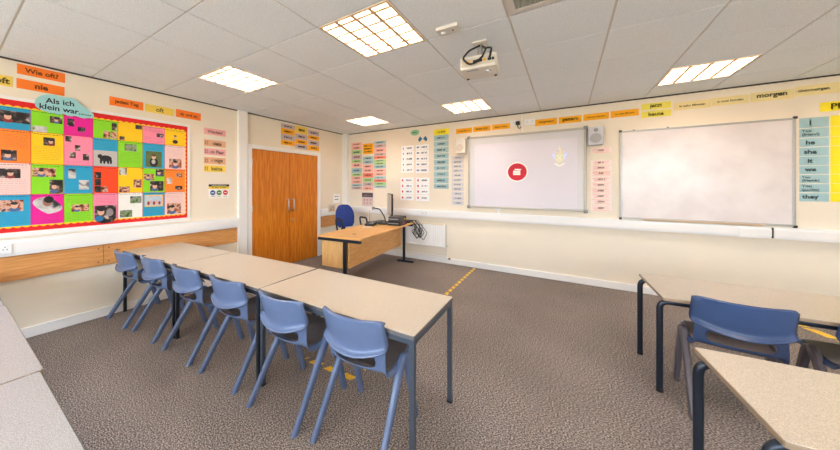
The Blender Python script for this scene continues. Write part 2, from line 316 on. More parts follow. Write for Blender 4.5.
 ('F', 3.209, 3.489, 2.353, 2.44, 'amber', 'letzte Woche', 'amber letzte Woche card in the row over the screen', 'word card', 'orange time phrase cards over the screen', 'word_card', ''),
 ('F', 3.854, 4.145, 2.347, 2.446, 'amber', 'vorgestern', 'amber vorgestern card in the row over the screen', 'word card', 'orange time phrase cards over the screen', 'word_card', ''),
 ('F', 4.168, 4.452, 2.347, 2.445, 'amber', 'gestern', 'amber gestern card in the row over the screen', 'word card', 'orange time phrase cards over the screen', 'word_card', ''),
 ('F', 4.471, 4.765, 2.355, 2.447, 'amber', 'vor zwei Stunden', 'amber vor zwei Stunden card in the row over the screen', 'word card', 'orange time phrase cards over the screen', 'word_card', ''),
 ('F', 4.781, 5.078, 2.359, 2.45, 'amber', 'vor zehn Minuten', 'amber vor zehn Minuten card in the row over the screen', 'word card', 'orange time phrase cards over the screen', 'word_card', ''),
 ('F', 5.104, 5.389, 2.417, 2.501, 'lemon', 'jetzt', 'lemon jetzt card over the whiteboard', 'word card', 'yellow time phrase cards over the whiteboard', 'word_card', ''),
 ('F', 5.104, 5.389, 2.315, 2.399, 'lemon', 'heute', 'lemon heute card over the whiteboard', 'word card', 'yellow time phrase cards over the whiteboard', 'word_card', ''),
 ('F', 5.416, 5.739, 2.371, 2.47, 'pale yellow', 'in zehn Minuten', 'pale yellow in zehn Minuten card over the whiteboard', 'word card', 'yellow time phrase cards over the whiteboard', 'word_card', ''),
 ('F', 5.747, 6.039, 2.378, 2.477, 'pale yellow', 'in zwei Stunden', 'pale yellow in zwei Stunden card over the whiteboard', 'word card', 'yellow time phrase cards over the whiteboard', 'word_card', ''),
 ('F', 6.05, 6.361, 2.378, 2.483, 'pale yellow', 'morgen', 'pale yellow morgen card over the whiteboard', 'word card', 'yellow time phrase cards over the whiteboard', 'word_card', ''),
 ('F', 6.367, 6.693, 2.391, 2.5, 'pale yellow', 'übermorgen', 'pale yellow übermorgen card over the whiteboard', 'word card', 'yellow time phrase cards over the whiteboard', 'word_card', ''),
 ('F', 6.532, 6.992, 2.204, 2.301, 'bright yellow', 'PRESENT', 'bright yellow PRE heading card at the right edge above the pronouns', 'heading card', 'yellow pronoun heading', 'heading_card', ''),
 ('F', 4.558, 4.793, 1.877, 1.961, 'blush', None, 'blush streaked heading strip apart above the pink column by the whiteboard', 'word card', 'blush heading', 'word_card', 'streak'),
 ('F', 4.558, 4.793, 1.718, 1.78, 'blush', None, 'blush streaked strip, topmost in the column between screen and whiteboard', 'word card', 'blush streaked strips beside the whiteboard', 'word_card', 'streak'),
 ('F', 4.558, 4.793, 1.643, 1.708, 'blush', None, 'blush streaked strip, second from top in the column between screen and whiteboard', 'word card', 'blush streaked strips beside the whiteboard', 'word_card', 'streak'),
 ('F', 4.558, 4.793, 1.559, 1.633, 'blush', None, 'blush streaked strip, third from top in the column between screen and whiteboard', 'word card', 'blush streaked strips beside the whiteboard', 'word_card', 'streak'),
 ('F', 4.558, 4.793, 1.474, 1.549, 'blush', None, 'blush streaked strip, fourth from top in the column between screen and whiteboard', 'word card', 'blush streaked strips beside the whiteboard', 'word_card', 'streak'),
 ('F', 4.558, 4.793, 1.403, 1.465, 'blush', None, 'blush streaked strip, fifth from top in the column between screen and whiteboard', 'word card', 'blush streaked strips beside the whiteboard', 'word_card', 'streak'),
 ('F', 4.558, 4.793, 1.312, 1.393, 'blush', None, 'blush streaked strip, sixth from top in the column between screen and whiteboard', 'word card', 'blush streaked strips beside the whiteboard', 'word_card', 'streak'),
 ('F', 4.558, 4.793, 1.246, 1.305, 'blush', None, 'blush streaked strip, seventh from top in the column between screen and whiteboard', 'word card', 'blush streaked strips beside the whiteboard', 'word_card', 'streak'),
 ('F', 4.558, 4.793, 1.159, 1.237, 'blush', None, 'blush streaked strip, eighth from top in the column between screen and whiteboard', 'word card', 'blush streaked strips beside the whiteboard', 'word_card', 'streak'),
 ('F', 4.558, 4.793, 1.065, 1.149, 'blush', None, 'blush streaked strip, ninth from top in the column between screen and whiteboard', 'word card', 'blush streaked strips beside the whiteboard', 'word_card', 'streak'),
 ('F', 6.396, 6.588, 2.045, 2.151, 'teal', 'I', 'teal I card in the pronoun column right of the whiteboard', 'word card', 'teal pronoun cards right of the whiteboard', 'word_card', ''),
 ('F', 6.396, 6.588, 1.94, 2.037, 'teal', 'You|(friend)', 'teal You (friend) card in the pronoun column right of the whiteboard', 'word card', 'teal pronoun cards right of the whiteboard', 'word_card', ''),
 ('F', 6.396, 6.588, 1.841, 1.932, 'teal', 'he', 'teal he card in the pronoun column right of the whiteboard', 'word card', 'teal pronoun cards right of the whiteboard', 'word_card', ''),
 ('F', 6.396, 6.588, 1.741, 1.832, 'teal', 'she', 'teal she card in the pronoun column right of the whiteboard', 'word card', 'teal pronoun cards right of the whiteboard', 'word_card', ''),
 ('F', 6.396, 6.588, 1.642, 1.736, 'teal', 'it', 'teal it card in the pronoun column right of the whiteboard', 'word card', 'teal pronoun cards right of the whiteboard', 'word_card', ''),
 ('F', 6.396, 6.588, 1.548, 1.636, 'teal', 'we', 'teal we card in the pronoun column right of the whiteboard', 'word card', 'teal pronoun cards right of the whiteboard', 'word_card', ''),
 ('F', 6.396, 6.588, 1.448, 1.539, 'teal', 'You|(friends)', 'teal You (friends) card in the pronoun column right of the whiteboard', 'word card', 'teal pronoun cards right of the whiteboard', 'word_card', ''),
 ('F', 6.396, 6.588, 1.352, 1.44, 'teal', 'You|(polite)', 'teal You (polite) card in the pronoun column right of the whiteboard', 'word card', 'teal pronoun cards right of the whiteboard', 'word_card', ''),
 ('F', 6.396, 6.588, 1.255, 1.343, 'teal', 'they', 'teal they card in the pronoun column right of the whiteboard', 'word card', 'teal pronoun cards right of the whiteboard', 'word_card', ''),
 ('F', 6.597, 6.897, 2.045, 2.155, 'bright yellow', None, 'bright yellow blank card right of the teal I card', 'word card', 'yellow cards beside the pronouns', 'word_card', 'blank'),
 ('F', 6.597, 6.897, 1.94, 2.041, 'bright yellow', None, 'bright yellow blank card right of the teal You (friend) card', 'word card', 'yellow cards beside the pronouns', 'word_card', 'blank'),
 ('F', 6.597, 6.897, 1.841, 1.936, 'bright yellow', None, 'bright yellow blank card right of the teal he card', 'word card', 'yellow cards beside the pronouns', 'word_card', 'blank'),
 ('F', 6.597, 6.897, 1.741, 1.836, 'bright yellow', None, 'bright yellow blank card right of the teal she card', 'word card', 'yellow cards beside the pronouns', 'word_card', 'blank'),
 ('F', 6.597, 6.897, 1.642, 1.74, 'bright yellow', None, 'bright yellow blank card right of the teal it card', 'word card', 'yellow cards beside the pronouns', 'word_card', 'blank'),
 ('F', 6.597, 6.897, 1.548, 1.64, 'bright yellow', None, 'bright yellow blank card right of the teal we card', 'word card', 'yellow cards beside the pronouns', 'word_card', 'blank'),
 ('F', 6.597, 6.897, 1.448, 1.543, 'bright yellow', None, 'bright yellow blank card right of the teal You (friends) card', 'word card', 'yellow cards beside the pronouns', 'word_card', 'blank'),
 ('F', 6.597, 6.897, 1.352, 1.444, 'bright yellow', None, 'bright yellow blank card right of the teal You (polite) card', 'word card', 'yellow cards beside the pronouns', 'word_card', 'blank'),
 ('F', 6.597, 6.897, 1.255, 1.347, 'bright yellow', None, 'bright yellow blank card right of the teal they card', 'word card', 'yellow cards beside the pronouns', 'word_card', 'blank'),
]
# ------------------------------------------------------------------ palette
wall_m = mat('cream_paint', (238,227,207), .75, var=.015, scale=3, spec=.2)
white_m = mat('white_gloss_paint', (240,238,234), .4, var=.01, scale=5)
plastic_m = mat('white_plastic', (238,238,236), .35, var=.01)
offwhite_m = mat('ivory_plastic', (222,216,204), .45, var=.02)
tile_m = speckle('mineral_ceiling_tile', (226,231,234), (236,241,244), (240,246,250), 160, .9, bump=.25, spec=.1)
tbar_m = mat('ceiling_tee_bar', (206,200,192), .5, var=.02)
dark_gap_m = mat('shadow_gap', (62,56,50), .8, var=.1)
carpet_m = speckle('loop_carpet', (72,66,65), (128,117,110), (190,174,160), 98, .95, ramp=(.37,.5,.64), bump=.5, stretch=(1,1.6,1), spec=.05, detail=8, big=(1.1,.12))
lam_m = speckle('speckled_laminate', (174,160,140), (196,181,160), (214,200,180), 420, .33, spec=.45)
lamgrey_m = speckle('grey_speckled_laminate', (142,138,137), (164,160,158), (184,180,177), 380, .33, spec=.45)
edge_m = mat('table_edge', (96,92,92), .5); edge2_m = mat('tan_edge', (150,128,104), .5)
frame_m = mat('blue_grey_steel', (72,80,90), .36, metal=.2, var=.05)
dframe_m = mat('dark_steel', (42,48,58), .3, metal=.4, var=.05)
chair_m = mat('blue_grey_polypropylene', (96,112,144), .24, var=.05, scale=8, bump=.05)
navy_m = mat('navy_polypropylene', (62,82,120), .24, var=.05, scale=8, bump=.05)
pan_m = mat('grey_brown_seat', (112,102,100), .3, var=.08, scale=12); greyleg_m = mat('grey_brown_leg', (92,84,88), .38, var=.05)
beech_m = speckle('beech_laminate', (212,156,90), (222,168,102), (230,178,112), 6, .42, stretch=(1.2,14,14), detail=6)
beechy_m = speckle('beech_laminate_long', (220,160,88), (228,170,98), (235,180,108), 6, .42, stretch=(14,1.2,14), detail=6)
beechz_m = speckle('beech_laminate_upright', (222,168,102), (230,178,112), (238,190,124), 6, .42, stretch=(14,14,1.2), detail=6)
oak_m = speckle('oak_veneer', (200,112,14), (212,122,22), (222,136,36), 6, .38, stretch=(8,8,.6), detail=4)
panel_m = speckle('orange_beech_rail', (206,142,78), (214,150,86), (222,160,96), 5, .42, stretch=(10,1.0,12), detail=6)
black_m = mat('black_plastic', (26,26,28), .4); grey_m = mat('mid_grey', (140,140,142), .5)
chrome_m = mat('brushed_steel', (200,200,200), .28, metal=1, var=.03)
alu_m = mat('silver_aluminium', (178,178,174), .38, metal=.6, var=.03)
blue_m = mat('royal_blue_fabric', (40,62,132), .9, var=.12, scale=200, bump=.2)
ink_m = mat('black_ink', (30,26,28), .8, var=.02); softink_m = mat('pencil', (92,84,84), .9)
red_m = mat('red_backing', (226,28,28), .75); yel_m = mat('yellow_border', (250,206,30), .7)
tape_m = mat('yellow_floor_tape', (240,190,40), .6, var=.08)
copper_m = mat('copper', (150,96,60), .35, metal=.8)
PAPER = {'orange': (255,128,40), 'yellow': (246,212,90), 'pink': (240,176,172), 'peach': (232,178,140), 'lilac': (202,184,184), 'amber': (255,178,20),
 'salmon pink': (244,184,170), 'pale green': (176,214,146), 'mauve': (208,182,182), 'teal': (164,198,202), 'coral': (242,138,118), 'white': (252,252,252),
 'bright yellow': (252,232,40), 'lemon': (242,230,96), 'pale yellow': (240,222,160), 'grey': (214,212,214), 'blush': (252,234,228)}
def paper(n): return mat('paper_'+n.replace(' ', '_'), PAPER[n], .62, var=.02, spec=.35)
blushink_m = mat('coral_brush', (244,196,178), .7)

# ------------------------------------------------------------------ room shell
struct(obj('floor', BX((-.1, XR+.1, YB-.1, YF+.1, -.1, 0)), carpet_m))
struct(obj('wall_left', BX((-.12, 0, YB-.12, YF+.12, 0, H+.12)), wall_m))
struct(obj('wall_far', BX((0, XR, YF, YF+.12, 0, H+.12)), wall_m))
struct(obj('wall_right', BX((XR, XR+.12, YB-.12, YF+.12, 0, H+.12)), wall_m))
WIN = [(.7, 2.9), (3.2, 5.4), (5.7, 7.7)]; WZ = (.95, 2.35)
bm = BX((0, XR, YB-.12, YB, 0, WZ[0]), (0, XR, YB-.12, YB, WZ[1], H+.12))
xs = [0]+[v for w in WIN for v in w]+[XR]
for i in range(0, len(xs), 2): box(bm, xs[i], xs[i+1], YB-.12, YB, WZ[0], WZ[1])
struct(obj('wall_back', bm, wall_m))
glass = bpy.data.materials.new('window_glass'); glass.use_nodes = True
nt = glass.node_tree; nt.nodes.remove(nt.nodes['Principled BSDF'])
tr = nt.nodes.new('ShaderNodeBsdfTransparent'); gl = nt.nodes.new('ShaderNodeBsdfGlossy'); gl.inputs['Roughness'].default_value = .02
mx = nt.nodes.new('ShaderNodeMixShader'); mx.inputs[0].default_value = .07
nt.links.new(tr.outputs[0], mx.inputs[1]); nt.links.new(gl.outputs[0], mx.inputs[2]); nt.links.new(mx.outputs[0], nt.nodes['Material Output'].inputs[0])
for k, (a, b) in enumerate(WIN):
    y0, y1 = YB-.09, YB-.03; mid = (a+b)/2
    bm = BX((a, a+.05, y0, y1, *WZ), (b-.05, b, y0, y1, *WZ), (mid-.03, mid+.03, y0, y1, *WZ), (a+.05, b-.05, y0, y1, WZ[0], WZ[0]+.05), (a+.05, b-.05, y0, y1, WZ[1]-.05, WZ[1]))
    w = struct(obj(f'window_{k+1}', bm, white_m))
    for p, q in ((a+.05, mid-.03), (mid+.03, b-.05)):
        obj('pane', BX((p, q, YB-.063, YB-.057, WZ[0]+.05, WZ[1]-.05)), glass, w)
    lt = bpy.data.lights.new('daylight_portal', 'AREA'); lt.shape = 'RECTANGLE'; lt.size = b-a; lt.size_y = WZ[1]-WZ[0]; lt.cycles.is_portal = True
    lo = bpy.data.objects.new('daylight_portal', lt); C.objects.link(lo); lo.location = (mid, YB-.1, sum(WZ)/2); lo.rotation_euler = (R(90), 0, 0)
# ceiling: mineral tiles dropped into a tee-bar grid, luminaires and a vent take whole tiles
LIGHTS = [(2,2),(5,2),(9,2),(2,6),(5,6),(9,6),(2,-2),(5,-2),(9,-2),(12,2),(12,6)]
VENT = (7,2)
def cx_(c): return c*.6-.27
def ry_(r): return r*.6
bm = bmesh.new()
for c in range(0, 15):
    for r in range(-5, 8):
        if (c, r) in LIGHTS or (c, r) == VENT: continue
        x0, x1 = max(cx_(c)+.007, .002), min(cx_(c+1)-.007, XR-.002); y0, y1 = max(ry_(r)+.007, YB+.002), min(ry_(r+1)-.007, YF-.002)
        if x1-x0 > .03 and y1-y0 > .03: box(bm, x0, x1, y0, y1, H, H+.02)
cl = struct(obj('ceiling', bm, tile_m))
bm = bmesh.new()
for c in range(1, 14): box(bm, cx_(c)-.012, cx_(c)+.012, YB, YF, H+.0055, H+.012)
for r in range(-4, 8): box(bm, 0, XR, ry_(r)-.012, ry_(r)+.012, H+.0065, H+.013)
obj('tee_grid', bm, tbar_m, cl)
obj('soffit', BX((-.12, XR+.12, YB-.12, YF+.12, H+.12, H+.16)), tbar_m, cl)
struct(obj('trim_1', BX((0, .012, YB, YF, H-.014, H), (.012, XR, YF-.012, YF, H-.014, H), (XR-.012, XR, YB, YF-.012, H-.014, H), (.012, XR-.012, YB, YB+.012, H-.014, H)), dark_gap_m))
def skirt(name, bx): struct(obj(name, BX(bx), white_m, bevel=.006))
skirt('baseboard_left', (0, .018, YB, 2.34, 0, .1)); skirt('baseboard_left.001', (0, .018, 3.93, YF, 0, .1))
skirt('baseboard_far', (.018, XR, YF-.018, YF, 0, .1)); skirt('baseboard_right', (XR-.018, XR, YB, YF-.018, 0, .1)); skirt('baseboard_back', (.018, XR-.018, YB, YB+.018, 0, .1))
# boxed-in pipe columns
struct(obj('trim_2', BX((0, .06, 2.19, 2.33, 0, H)), white_m, bevel=.004))
struct(obj('trim_3', BX((0, .13, YF-.1, YF, 0, H)), white_m, bevel=.004))
# double door
d = bpy.data.objects.new('door_1', None); C.objects.link(d); struct(d); d.location = (0, 2.345, 0)
obj('door_frame', BX((0, .045, 0, .07, 0, 2.08), (0, .045, 1.5, 1.575, 0, 2.08), (0, .045, .07, 1.5, 2.015, 2.08)), white_m, d, bevel=.004)
for a, b, side in ((.073, .806, 1), (.812, 1.497, -1)):
    lf = obj('door_leaf', BX((.002, .03, a, b, .006, 2.012)), oak_m, d, bevel=.002)
    e = b-.055 if side == 1 else a+.055
    bm = bmesh.new(); tube(bm, bend([(.03, e, .97), (.085, e, .97), (.085, e, 1.18), (.03, e, 1.18)], .025), .0095, 10)
    obj('pull_handle', bm, chrome_m, lf, smooth=40)
    hz = a+.003 if side == 1 else b-.003
    for z in (.25, 1.05, 1.8): obj('hinge', BX((.03, .036, hz-.008, hz+.008, z-.05, z+.05)), chrome_m, lf)
    if side == -1:
        bm = bmesh.new(); lathe(bm, [(.02, 0), (.02, .008), (.012, .012)], (.03, e, .80), axis='x', n=16); obj('lock_cylinder', bm, chrome_m, lf, smooth=40)

# ------------------------------------------------------------------ trunking, rails, sockets
def trunk(label, w, a0, a1, z0, z1):
    t = thing('cable_trunking', label, 'trunking', *( ((a0, YF-.001, 0), 0) if w == 'F' else ((.001, a0, 0), 0)))
    L = a1-a0
    if w == 'F':
        obj('trunking_body', BX((0, L, -.05, 0, z0, z1)), plastic_m, t, bevel=.004); obj('cover_strip', BX((0, L, -.056, -.048, z0+.022, z1-.022)), white_m, t, bevel=.002)
    else:
        obj('trunking_body', BX((0, .05, 0, L, z0, z1)), plastic_m, t, bevel=.004); obj('cover_strip', BX((.048, .056, 0, L, z0+.022, z1-.022)), white_m, t, bevel=.002)
    return t
trunk('white dado trunking running along the left wall below the pinboard', 'L', YB, 2.19, .79, .935)
trunk('white dado trunking from the corner to the dark joint on the far wall', 'F', .13, 6.186, .835, .96)
trunk('white dado trunking right of the dark joint on the far wall', 'F', 6.203, XR, .835, .96)
trunk('short white trunking between the double door and the corner', 'L', 3.925, 4.63, .79, .935)
tag(obj('trunking_joint', BX((6.186, 6.203, YF-.044, YF, .84, .955)), black_m), 'dark joint gap in the white trunking under the whiteboard', 'joint')
t = thing('blank_box', 'white blank cover box on the trunking under the whiteboard', 'cover box', (6.02, YF-.056, .89))
obj('box_body', BX((-.078, .078, -.012, .001, -.058, .058)), plastic_m, t, bevel=.003); obj('box_lid', BX((-.06, .06, -.016, -.01, -.045, .045)), white_m, t, bevel=.002)
def rail(label, a0, a1, seam):
    t = thing('wooden_wall_rail', label, 'wall rail', (0, 0, 0))
    for p, q in seam:
        b = obj('rail_board', BX((0, .02, p, q-.003, .56, .785)), panel_m, t, bevel=.002)
        for yy in (p+.04, q-.043):
            for zz in (.6, .745):
                bm = bmesh.new(); lathe(bm, [(.006, 0), (.006, .003)], (.02, yy, zz), n=10, axis='x'); obj('screw', bm, black_m, b)
rail('orange beech protective rail along the left wall under the trunking', 0, 0, [(YB, -1.4), (-1.4, .69), (.69, 2.19)])
rail('short orange beech rail behind the office chair by the door', 0, 0, [(3.93, 4.62)])
def socket(label, w, a, z, wd, off, holes=2, h=.086):
    loc, rot = on_wall(w, a, z, off)
    t = thing('wall_socket', label, 'socket', loc, rot=rot)
    obj('face_plate', BX((-wd/2, wd/2, -h/2, h/2, 0, .012)), plastic_m, t, bevel=.003)
    for k in range(holes):
        cx = (k-(holes-1)/2)*wd/holes
        for q, (px, py) in enumerate(((0, .014), (-.011, -.008), (.011, -.008))): obj('pin_hole', BX((cx+px-.003, cx+px+.003, py-.004, py+.004, .0121, .0125)), black_m, t)
        obj('rocker_switch', BX((cx+.016, cx+.026, .014, .03, .011, .0155)), white_m, t, bevel=.001)
    return t
socket('white double socket on the trunking at the left edge under the pinboard', 'L', .0, .865, .15, .056)
socket('white double socket on the trunking behind the teacher desk', 'F', 2.0, .90, .146, .056)
t=socket('small white socket plate beside the black plug over the screen', 'F', 3.545, 2.43, .086, .0005, 1)
socket('white double socket right of the black plug above the screen', 'F', 3.78, 2.424, .146, .0005)
t = thing('plug_adapter', 'black plug with hanging lead high above the screen', 'plug', (3.608, YF-.0005, 2.40))
obj('plug_body', BX((-.03, .03, -.05, 0, -.01, .05)), black_m, t, bevel=.01)
bm = bmesh.new(); tube(bm, bend([(0, -.03, -.005), (.005, -.04, -.06), (.03, -.03, -.07), (.052, -.012, -.04)], .015), .006, 8); obj('lead', bm, black_m, t, smooth=40)
tag(obj('cable_conduit', BX((3.655, 3.675, YF-.018, YF-.0005, 2.265, H-.015)), plastic_m, bevel=.003), 'thin white conduit rising from the screen to the ceiling', 'conduit')
tag(obj('cable_conduit', BX((3.30, 3.325, YF-.02, YF-.0005, .961, 1.035)), plastic_m, bevel=.003), 'short white conduit stub between the screen and the trunking', 'conduit')

# ------------------------------------------------------------------ ceiling fittings
lamp_white = mat('enamel_tray', (250,246,236), .4, var=.01)
louvre_m = mat('warm_reflector', (214,176,136), .5, var=.04)
rim_m = mat('luminaire_rim', (226,190,146), .45, var=.03)  # rim colour carries the orange glow of the lit tubes
bright_m = mat('lit_tube', (255,238,214), .5, emit=2.2)
LBL = {(2,2): 'square louvred ceiling light above the left row of tables', (5,2): 'largest looking square louvred ceiling light, left of the smoke sensor', (2,6): 'square ceiling light nearest the corner beyond the door',
 (5,6): 'square ceiling light beyond the projector near the screen', (9,6): 'square ceiling light above the whiteboard', (9,2): 'square ceiling light over the right hand tables',
 (2,-2): 'square ceiling light behind the left tables by the windows', (5,-2): 'square ceiling light by the middle window', (9,-2): 'square ceiling light by the right window', (12,2): 'square ceiling light along the right wall', (12,6): 'square ceiling light in the right far corner'}
light0 = None
for c, r in LIGHTS:
    loc = (cx_(c)+.3, ry_(r)+.3, H)
    if light0 is None:
        light0 = t = thing('ceiling_light', LBL[(c, r)], 'ceiling light', loc, 0, 'square louvred ceiling lights')
        s = .29
        obj('housing', BX((-s, s, -s, s, .085, .09), (-s-.004, -s, -s, s, 0, .09), (s, s+.004, -s, s, 0, .09), (-s, s, -s-.004, -s, 0, .09), (-s, s, s, s+.004, 0, .09)), lamp_white, t)
        obj('rim', BX((-s, s, -s, -s+.014, -.003, .006), (-s, s, s-.014, s, -.003, .006), (-s, -s+.014, -s+.014, s-.014, -.003, .006), (s-.014, s, -s+.014, s-.014, -.003, .006)), rim_m, t)
        for k in range(4):
            x = -s+.0725+k*.145
            bm = bmesh.new(); lathe(bm, [(.013, -.265), (.013, .265)], (x, 0, .058), n=12, axis='y'); obj('fluorescent_tube', bm, bright_m, t, smooth=40)
            for j in range(5):
                y = -s+.014+(j+.5)*(2*s-.028)/5
                bm = bmesh.new(); rings(bm, [[(x-.058, y-.010, .003), (x+.058, y-.010, .003), (x+.058, y+.010, .003), (x-.058, y+.010, .003)], [(x-.058, y-.004, .036), (x+.058, y-.004, .036), (x+.058, y+.004, .036), (x-.058, y+.004, .036)]])
                obj('cross_blade', bm, louvre_m, t)
        for k in range(1, 4):
            x = -s+k*.145
            bm = bmesh.new(); rings(bm, [[(x-.013, y, .002), (x+.013, y, .002), (x+.005, y, .045), (x-.005, y, .045)] for y in (-s+.014, s-.014)]); obj('reflector_rib', bm, louvre_m, t)
    else:
        t = dup(light0, loc, 0, LBL[(c, r)])
    la = bpy.data.lights.new('lamp', 'AREA'); la.shape = 'SQUARE'; la.size = .55; la.energy = LAMP_W; la.color = (.90, .985, 1.12)
    lo = bpy.data.objects.new('lamp', la); C.objects.link(lo); lo.location = (loc[0], loc[1], H+.08)
t = thing('air_vent', 'square grey egg crate air vent set in the ceiling', 'vent', (cx_(7)+.3, ry_(2)+.3, H))
obj('vent_frame', BX((-.29, .29, -.29, -.245, -.004, .02), (-.29, .29, .245, .29, -.004, .02), (-.29, -.245, -.245, .245, -.004, .02), (.245, .29, -.245, .245, -.004, .02)), tbar_m, t, bevel=.003)
bm = bmesh.new()
for k in range(24):
    q = -.245+.49*(k+.5)/24
    box(bm, q-.002, q+.002, -.245, .245, 0, .016); box(bm, -.245, .245, q-.002, q+.002, 0, .0155)
obj('egg_crate', bm, mat('vent_grey', (164,166,152), .6), t)
obj('duct', BX((-.245, .245, -.245, .245, .05, .055)), mat('duct_dark', (90,92,86), .8), t)
t = thing('ceiling_sensor', 'small white sensor box on the ceiling beside the big light', 'sensor', (3.535, 1.715, H), R(2))
obj('sensor_body', BX((-.08, .08, -.045, .045, -.025, 0)), offwhite_m, t, bevel=.004)
bm = bmesh.new(); lathe(bm, [(.02, 0), (.018, -.005), (.01, -.008), (.002, -.009)], (-.04, .01, -.025), n=16); obj('sensor_lens', bm, plastic_m, t, smooth=50)
bm = bmesh.new(); lathe(bm, [(.006, 0), (.005, -.006)], (.035, .0, -.025), n=10); obj('indicator', bm, black_m, t)
# projector hanging from the ceiling
t = thing('projector', 'ivory projector hanging from the ceiling with black leads', 'projector', (3.675, 2.07, H), R(6))
obj('ceiling_plate', BX((-.055, .055, -.05, .05, -.014, 0)), offwhite_m, t, bevel=.003)
bm = bmesh.new(); lathe(bm, [(.02, -.014), (.02, -.13)], n=16); box(bm, -.06, .06, -.03, .03, -.14, -.12); obj('mounting_pole', bm, alu_m, t, smooth=40)
bm = bmesh.new(); prism(bm, rrect(.28, .25, .025), -.245, -.145); obj('projector_body', bm, offwhite_m, t, bevel=.008, smooth=40)
bm = bmesh.new(); lathe(bm, [(.03, -.12), (.032, -.142), (.026, -.145)], (-.06, 0, -.19), n=20, axis='y'); obj('lens', bm, black_m, t, smooth=40)
obj('connector_panel', BX((-.125, .125, -.127, -.122, -.225, -.165)), mat('panel_ivory', (206,196,178), .5), t)
for x, m_, w in ((-.075, mat('orange_sticker', (240,180,80), .6), .022), (.05, mat('yellow_jack', (230,180,30), .5), .009), (-.02, black_m, .016), (.02, black_m, .012), (.085, black_m, .013), (.11, black_m, .008)):
    obj('connector', BX((x-w, x+w, -.132, -.126, -.204, -.184)), m_, t, bevel=.002)
bm = bmesh.new(); lathe(bm, [(.025, -.245), (.024, -.252), (.015, -.254)], (.065, -.03, 0), n=16); obj('adjuster_foot', bm, chrome_m, t, smooth=40)
for x, y in ((-.11, .09), (.11, .09)):
    bm = bmesh.new(); lathe(bm, [(.012, -.245), (.01, -.252)], (x, y, 0), n=12); obj('rubber_foot', bm, black_m, t)
obj('model_strip', BX((-.09, 0, -.09, -.075, -.2462, -.2445)), grey_m, t)
for pts in ([(0, -.02, -.03), (-.07, -.10, -.09), (-.11, -.16, -.17), (-.05, -.19, -.24), (.0, -.17, -.22), (.02, -.135, -.19)], [(.02, -.02, -.04), (.06, -.11, -.10), (.05, -.17, -.16), (.03, -.15, -.19), (-.02, -.135, -.195)], [(.03, -.01, -.05), (.09, -.06, -.08), (.1, -.14, -.13), (.085, -.135, -.19)]):
    bm = bmesh.new(); tube(bm, bend(pts, .03, 4), .0075, 8); obj('lead', bm, black_m, t, smooth=60)

# ------------------------------------------------------------------ boards on the far wall
def crest(parent, m1, m2, m3, cx, cz, z):
    def flat(name, pts, m): 
        bm = bmesh.new(); prism(bm, pts, z, z+.0006); obj(name, bm, m, parent)
    flat('crest_flame', [(cx-.02,cz+.04),(cx+.01,cz+.07),(cx-.015,cz+.11),(cx+.0,cz+.16),(cx+.012,cz+.12),(cx+.02,cz+.1),(cx+.012,cz+.08),(cx+.03,cz+.055),(cx+.02,cz+.03)], m1)
    flat('crest_shield', [(cx-.045,cz+.03),(cx+.045,cz+.03),(cx+.045,cz-.06),(cx,cz-.11),(cx-.045,cz-.06)], m1)
    for s in (-1, 1):
        flat('crest_mantle', [(cx+s*.05,cz+.03),(cx+s*.10,cz+.05),(cx+s*.095,cz+.0),(cx+s*.07,cz-.01),(cx+s*.085,cz-.05),(cx+s*.05,cz-.04)], m2)
        flat('crest_plume', [(cx+s*.03,cz+.05),(cx+s*.075,cz+.08),(cx+s*.06,cz+.055)], m3)
    flat('crest_scroll', [(cx-.06,cz-.10),(cx,cz-.135),(cx+.06,cz-.10),(cx+.065,cz-.125),(cx,cz-.16),(cx-.065,cz-.125)], mat('proj_white', (242,240,236), .6, emit=.1))
    bm = bmesh.new(); prism(bm, [(cx-.035,cz+.015),(cx-.025,cz+.02),(cx+.035,cz-.06),(cx+.025,cz-.07)], z+.0006, z+.001); prism(bm, [(cx+.035,cz+.015),(cx+.025,cz+.02),(cx-.035,cz-.06),(cx-.025,cz-.07)], z+.0006, z+.0011); obj('crest_cross', bm, mat('proj_white', (250,250,240)), parent)
def frame_bars(w, h, t, z0, z1): return BX((-w/2, w/2, -h/2, -h/2+t, z0, z1), (-w/2, w/2, h/2-t, h/2, z0, z1), (-w/2, -w/2+t, -h/2+t, h/2-t, z0, z1), (w/2-t, w/2, -h/2+t, h/2-t, z0, z1))
w, h = 1.69, 1.215; loc, rot = on_wall('F', 3.663, 1.652, .0005)
t = thing('interactive_whiteboard', 'interactive whiteboard lit by the projector, red disc in its middle', 'whiteboard', loc, rot=rot)
bd = obj('board_surface', BX((-w/2+.01, w/2-.01, -h/2+.01, h/2-.01, 0, .03)), mat('board_white', (214,212,212), .3, var=.01), t)
obj('board_frame', frame_bars(w, h, .032, 0, .045), mat('frame_taupe', (186,180,166), .45, metal=.3), t, bevel=.006)
for sx in (-1, 1):
    for sy in (-1, 1): obj('corner_cap', BX((sx*w/2-.028-.01*sx, sx*w/2+.028-.01*sx, sy*h/2-.028-.01*sy, sy*h/2+.028-.01*sy, 0, .048)), grey_m, t, bevel=.012)
img = obj('projected_picture', BX((-.735, .735, -.575, .47, .0305, .0311)), mat('projected_white', (216,210,216), .5, var=.012, scale=2, emit=.08), t)
bm = bmesh.new(); prism(bm, [(.155*a, .155*b) for a, b in circ(48)], .0315, .0319); obj('disc_ring', bm, mat('proj_white', (250,250,240)), img, loc=(-.062, -.012, 0))
bm = bmesh.new(); prism(bm, [(.138*a, .138*b) for a, b in circ(48)], .032, .0324); obj('red_disc', bm, mat('proj_red', (200,16,46), .6, emit=.03), img, loc=(-.062, -.012, 0))
bm = BX((-.06, .045, -.05, .02, .0325, .0329)); prism(bm, [(-.045, .03), (.05, .022), (.062, .045), (-.035, .05)], .0325, .0329)
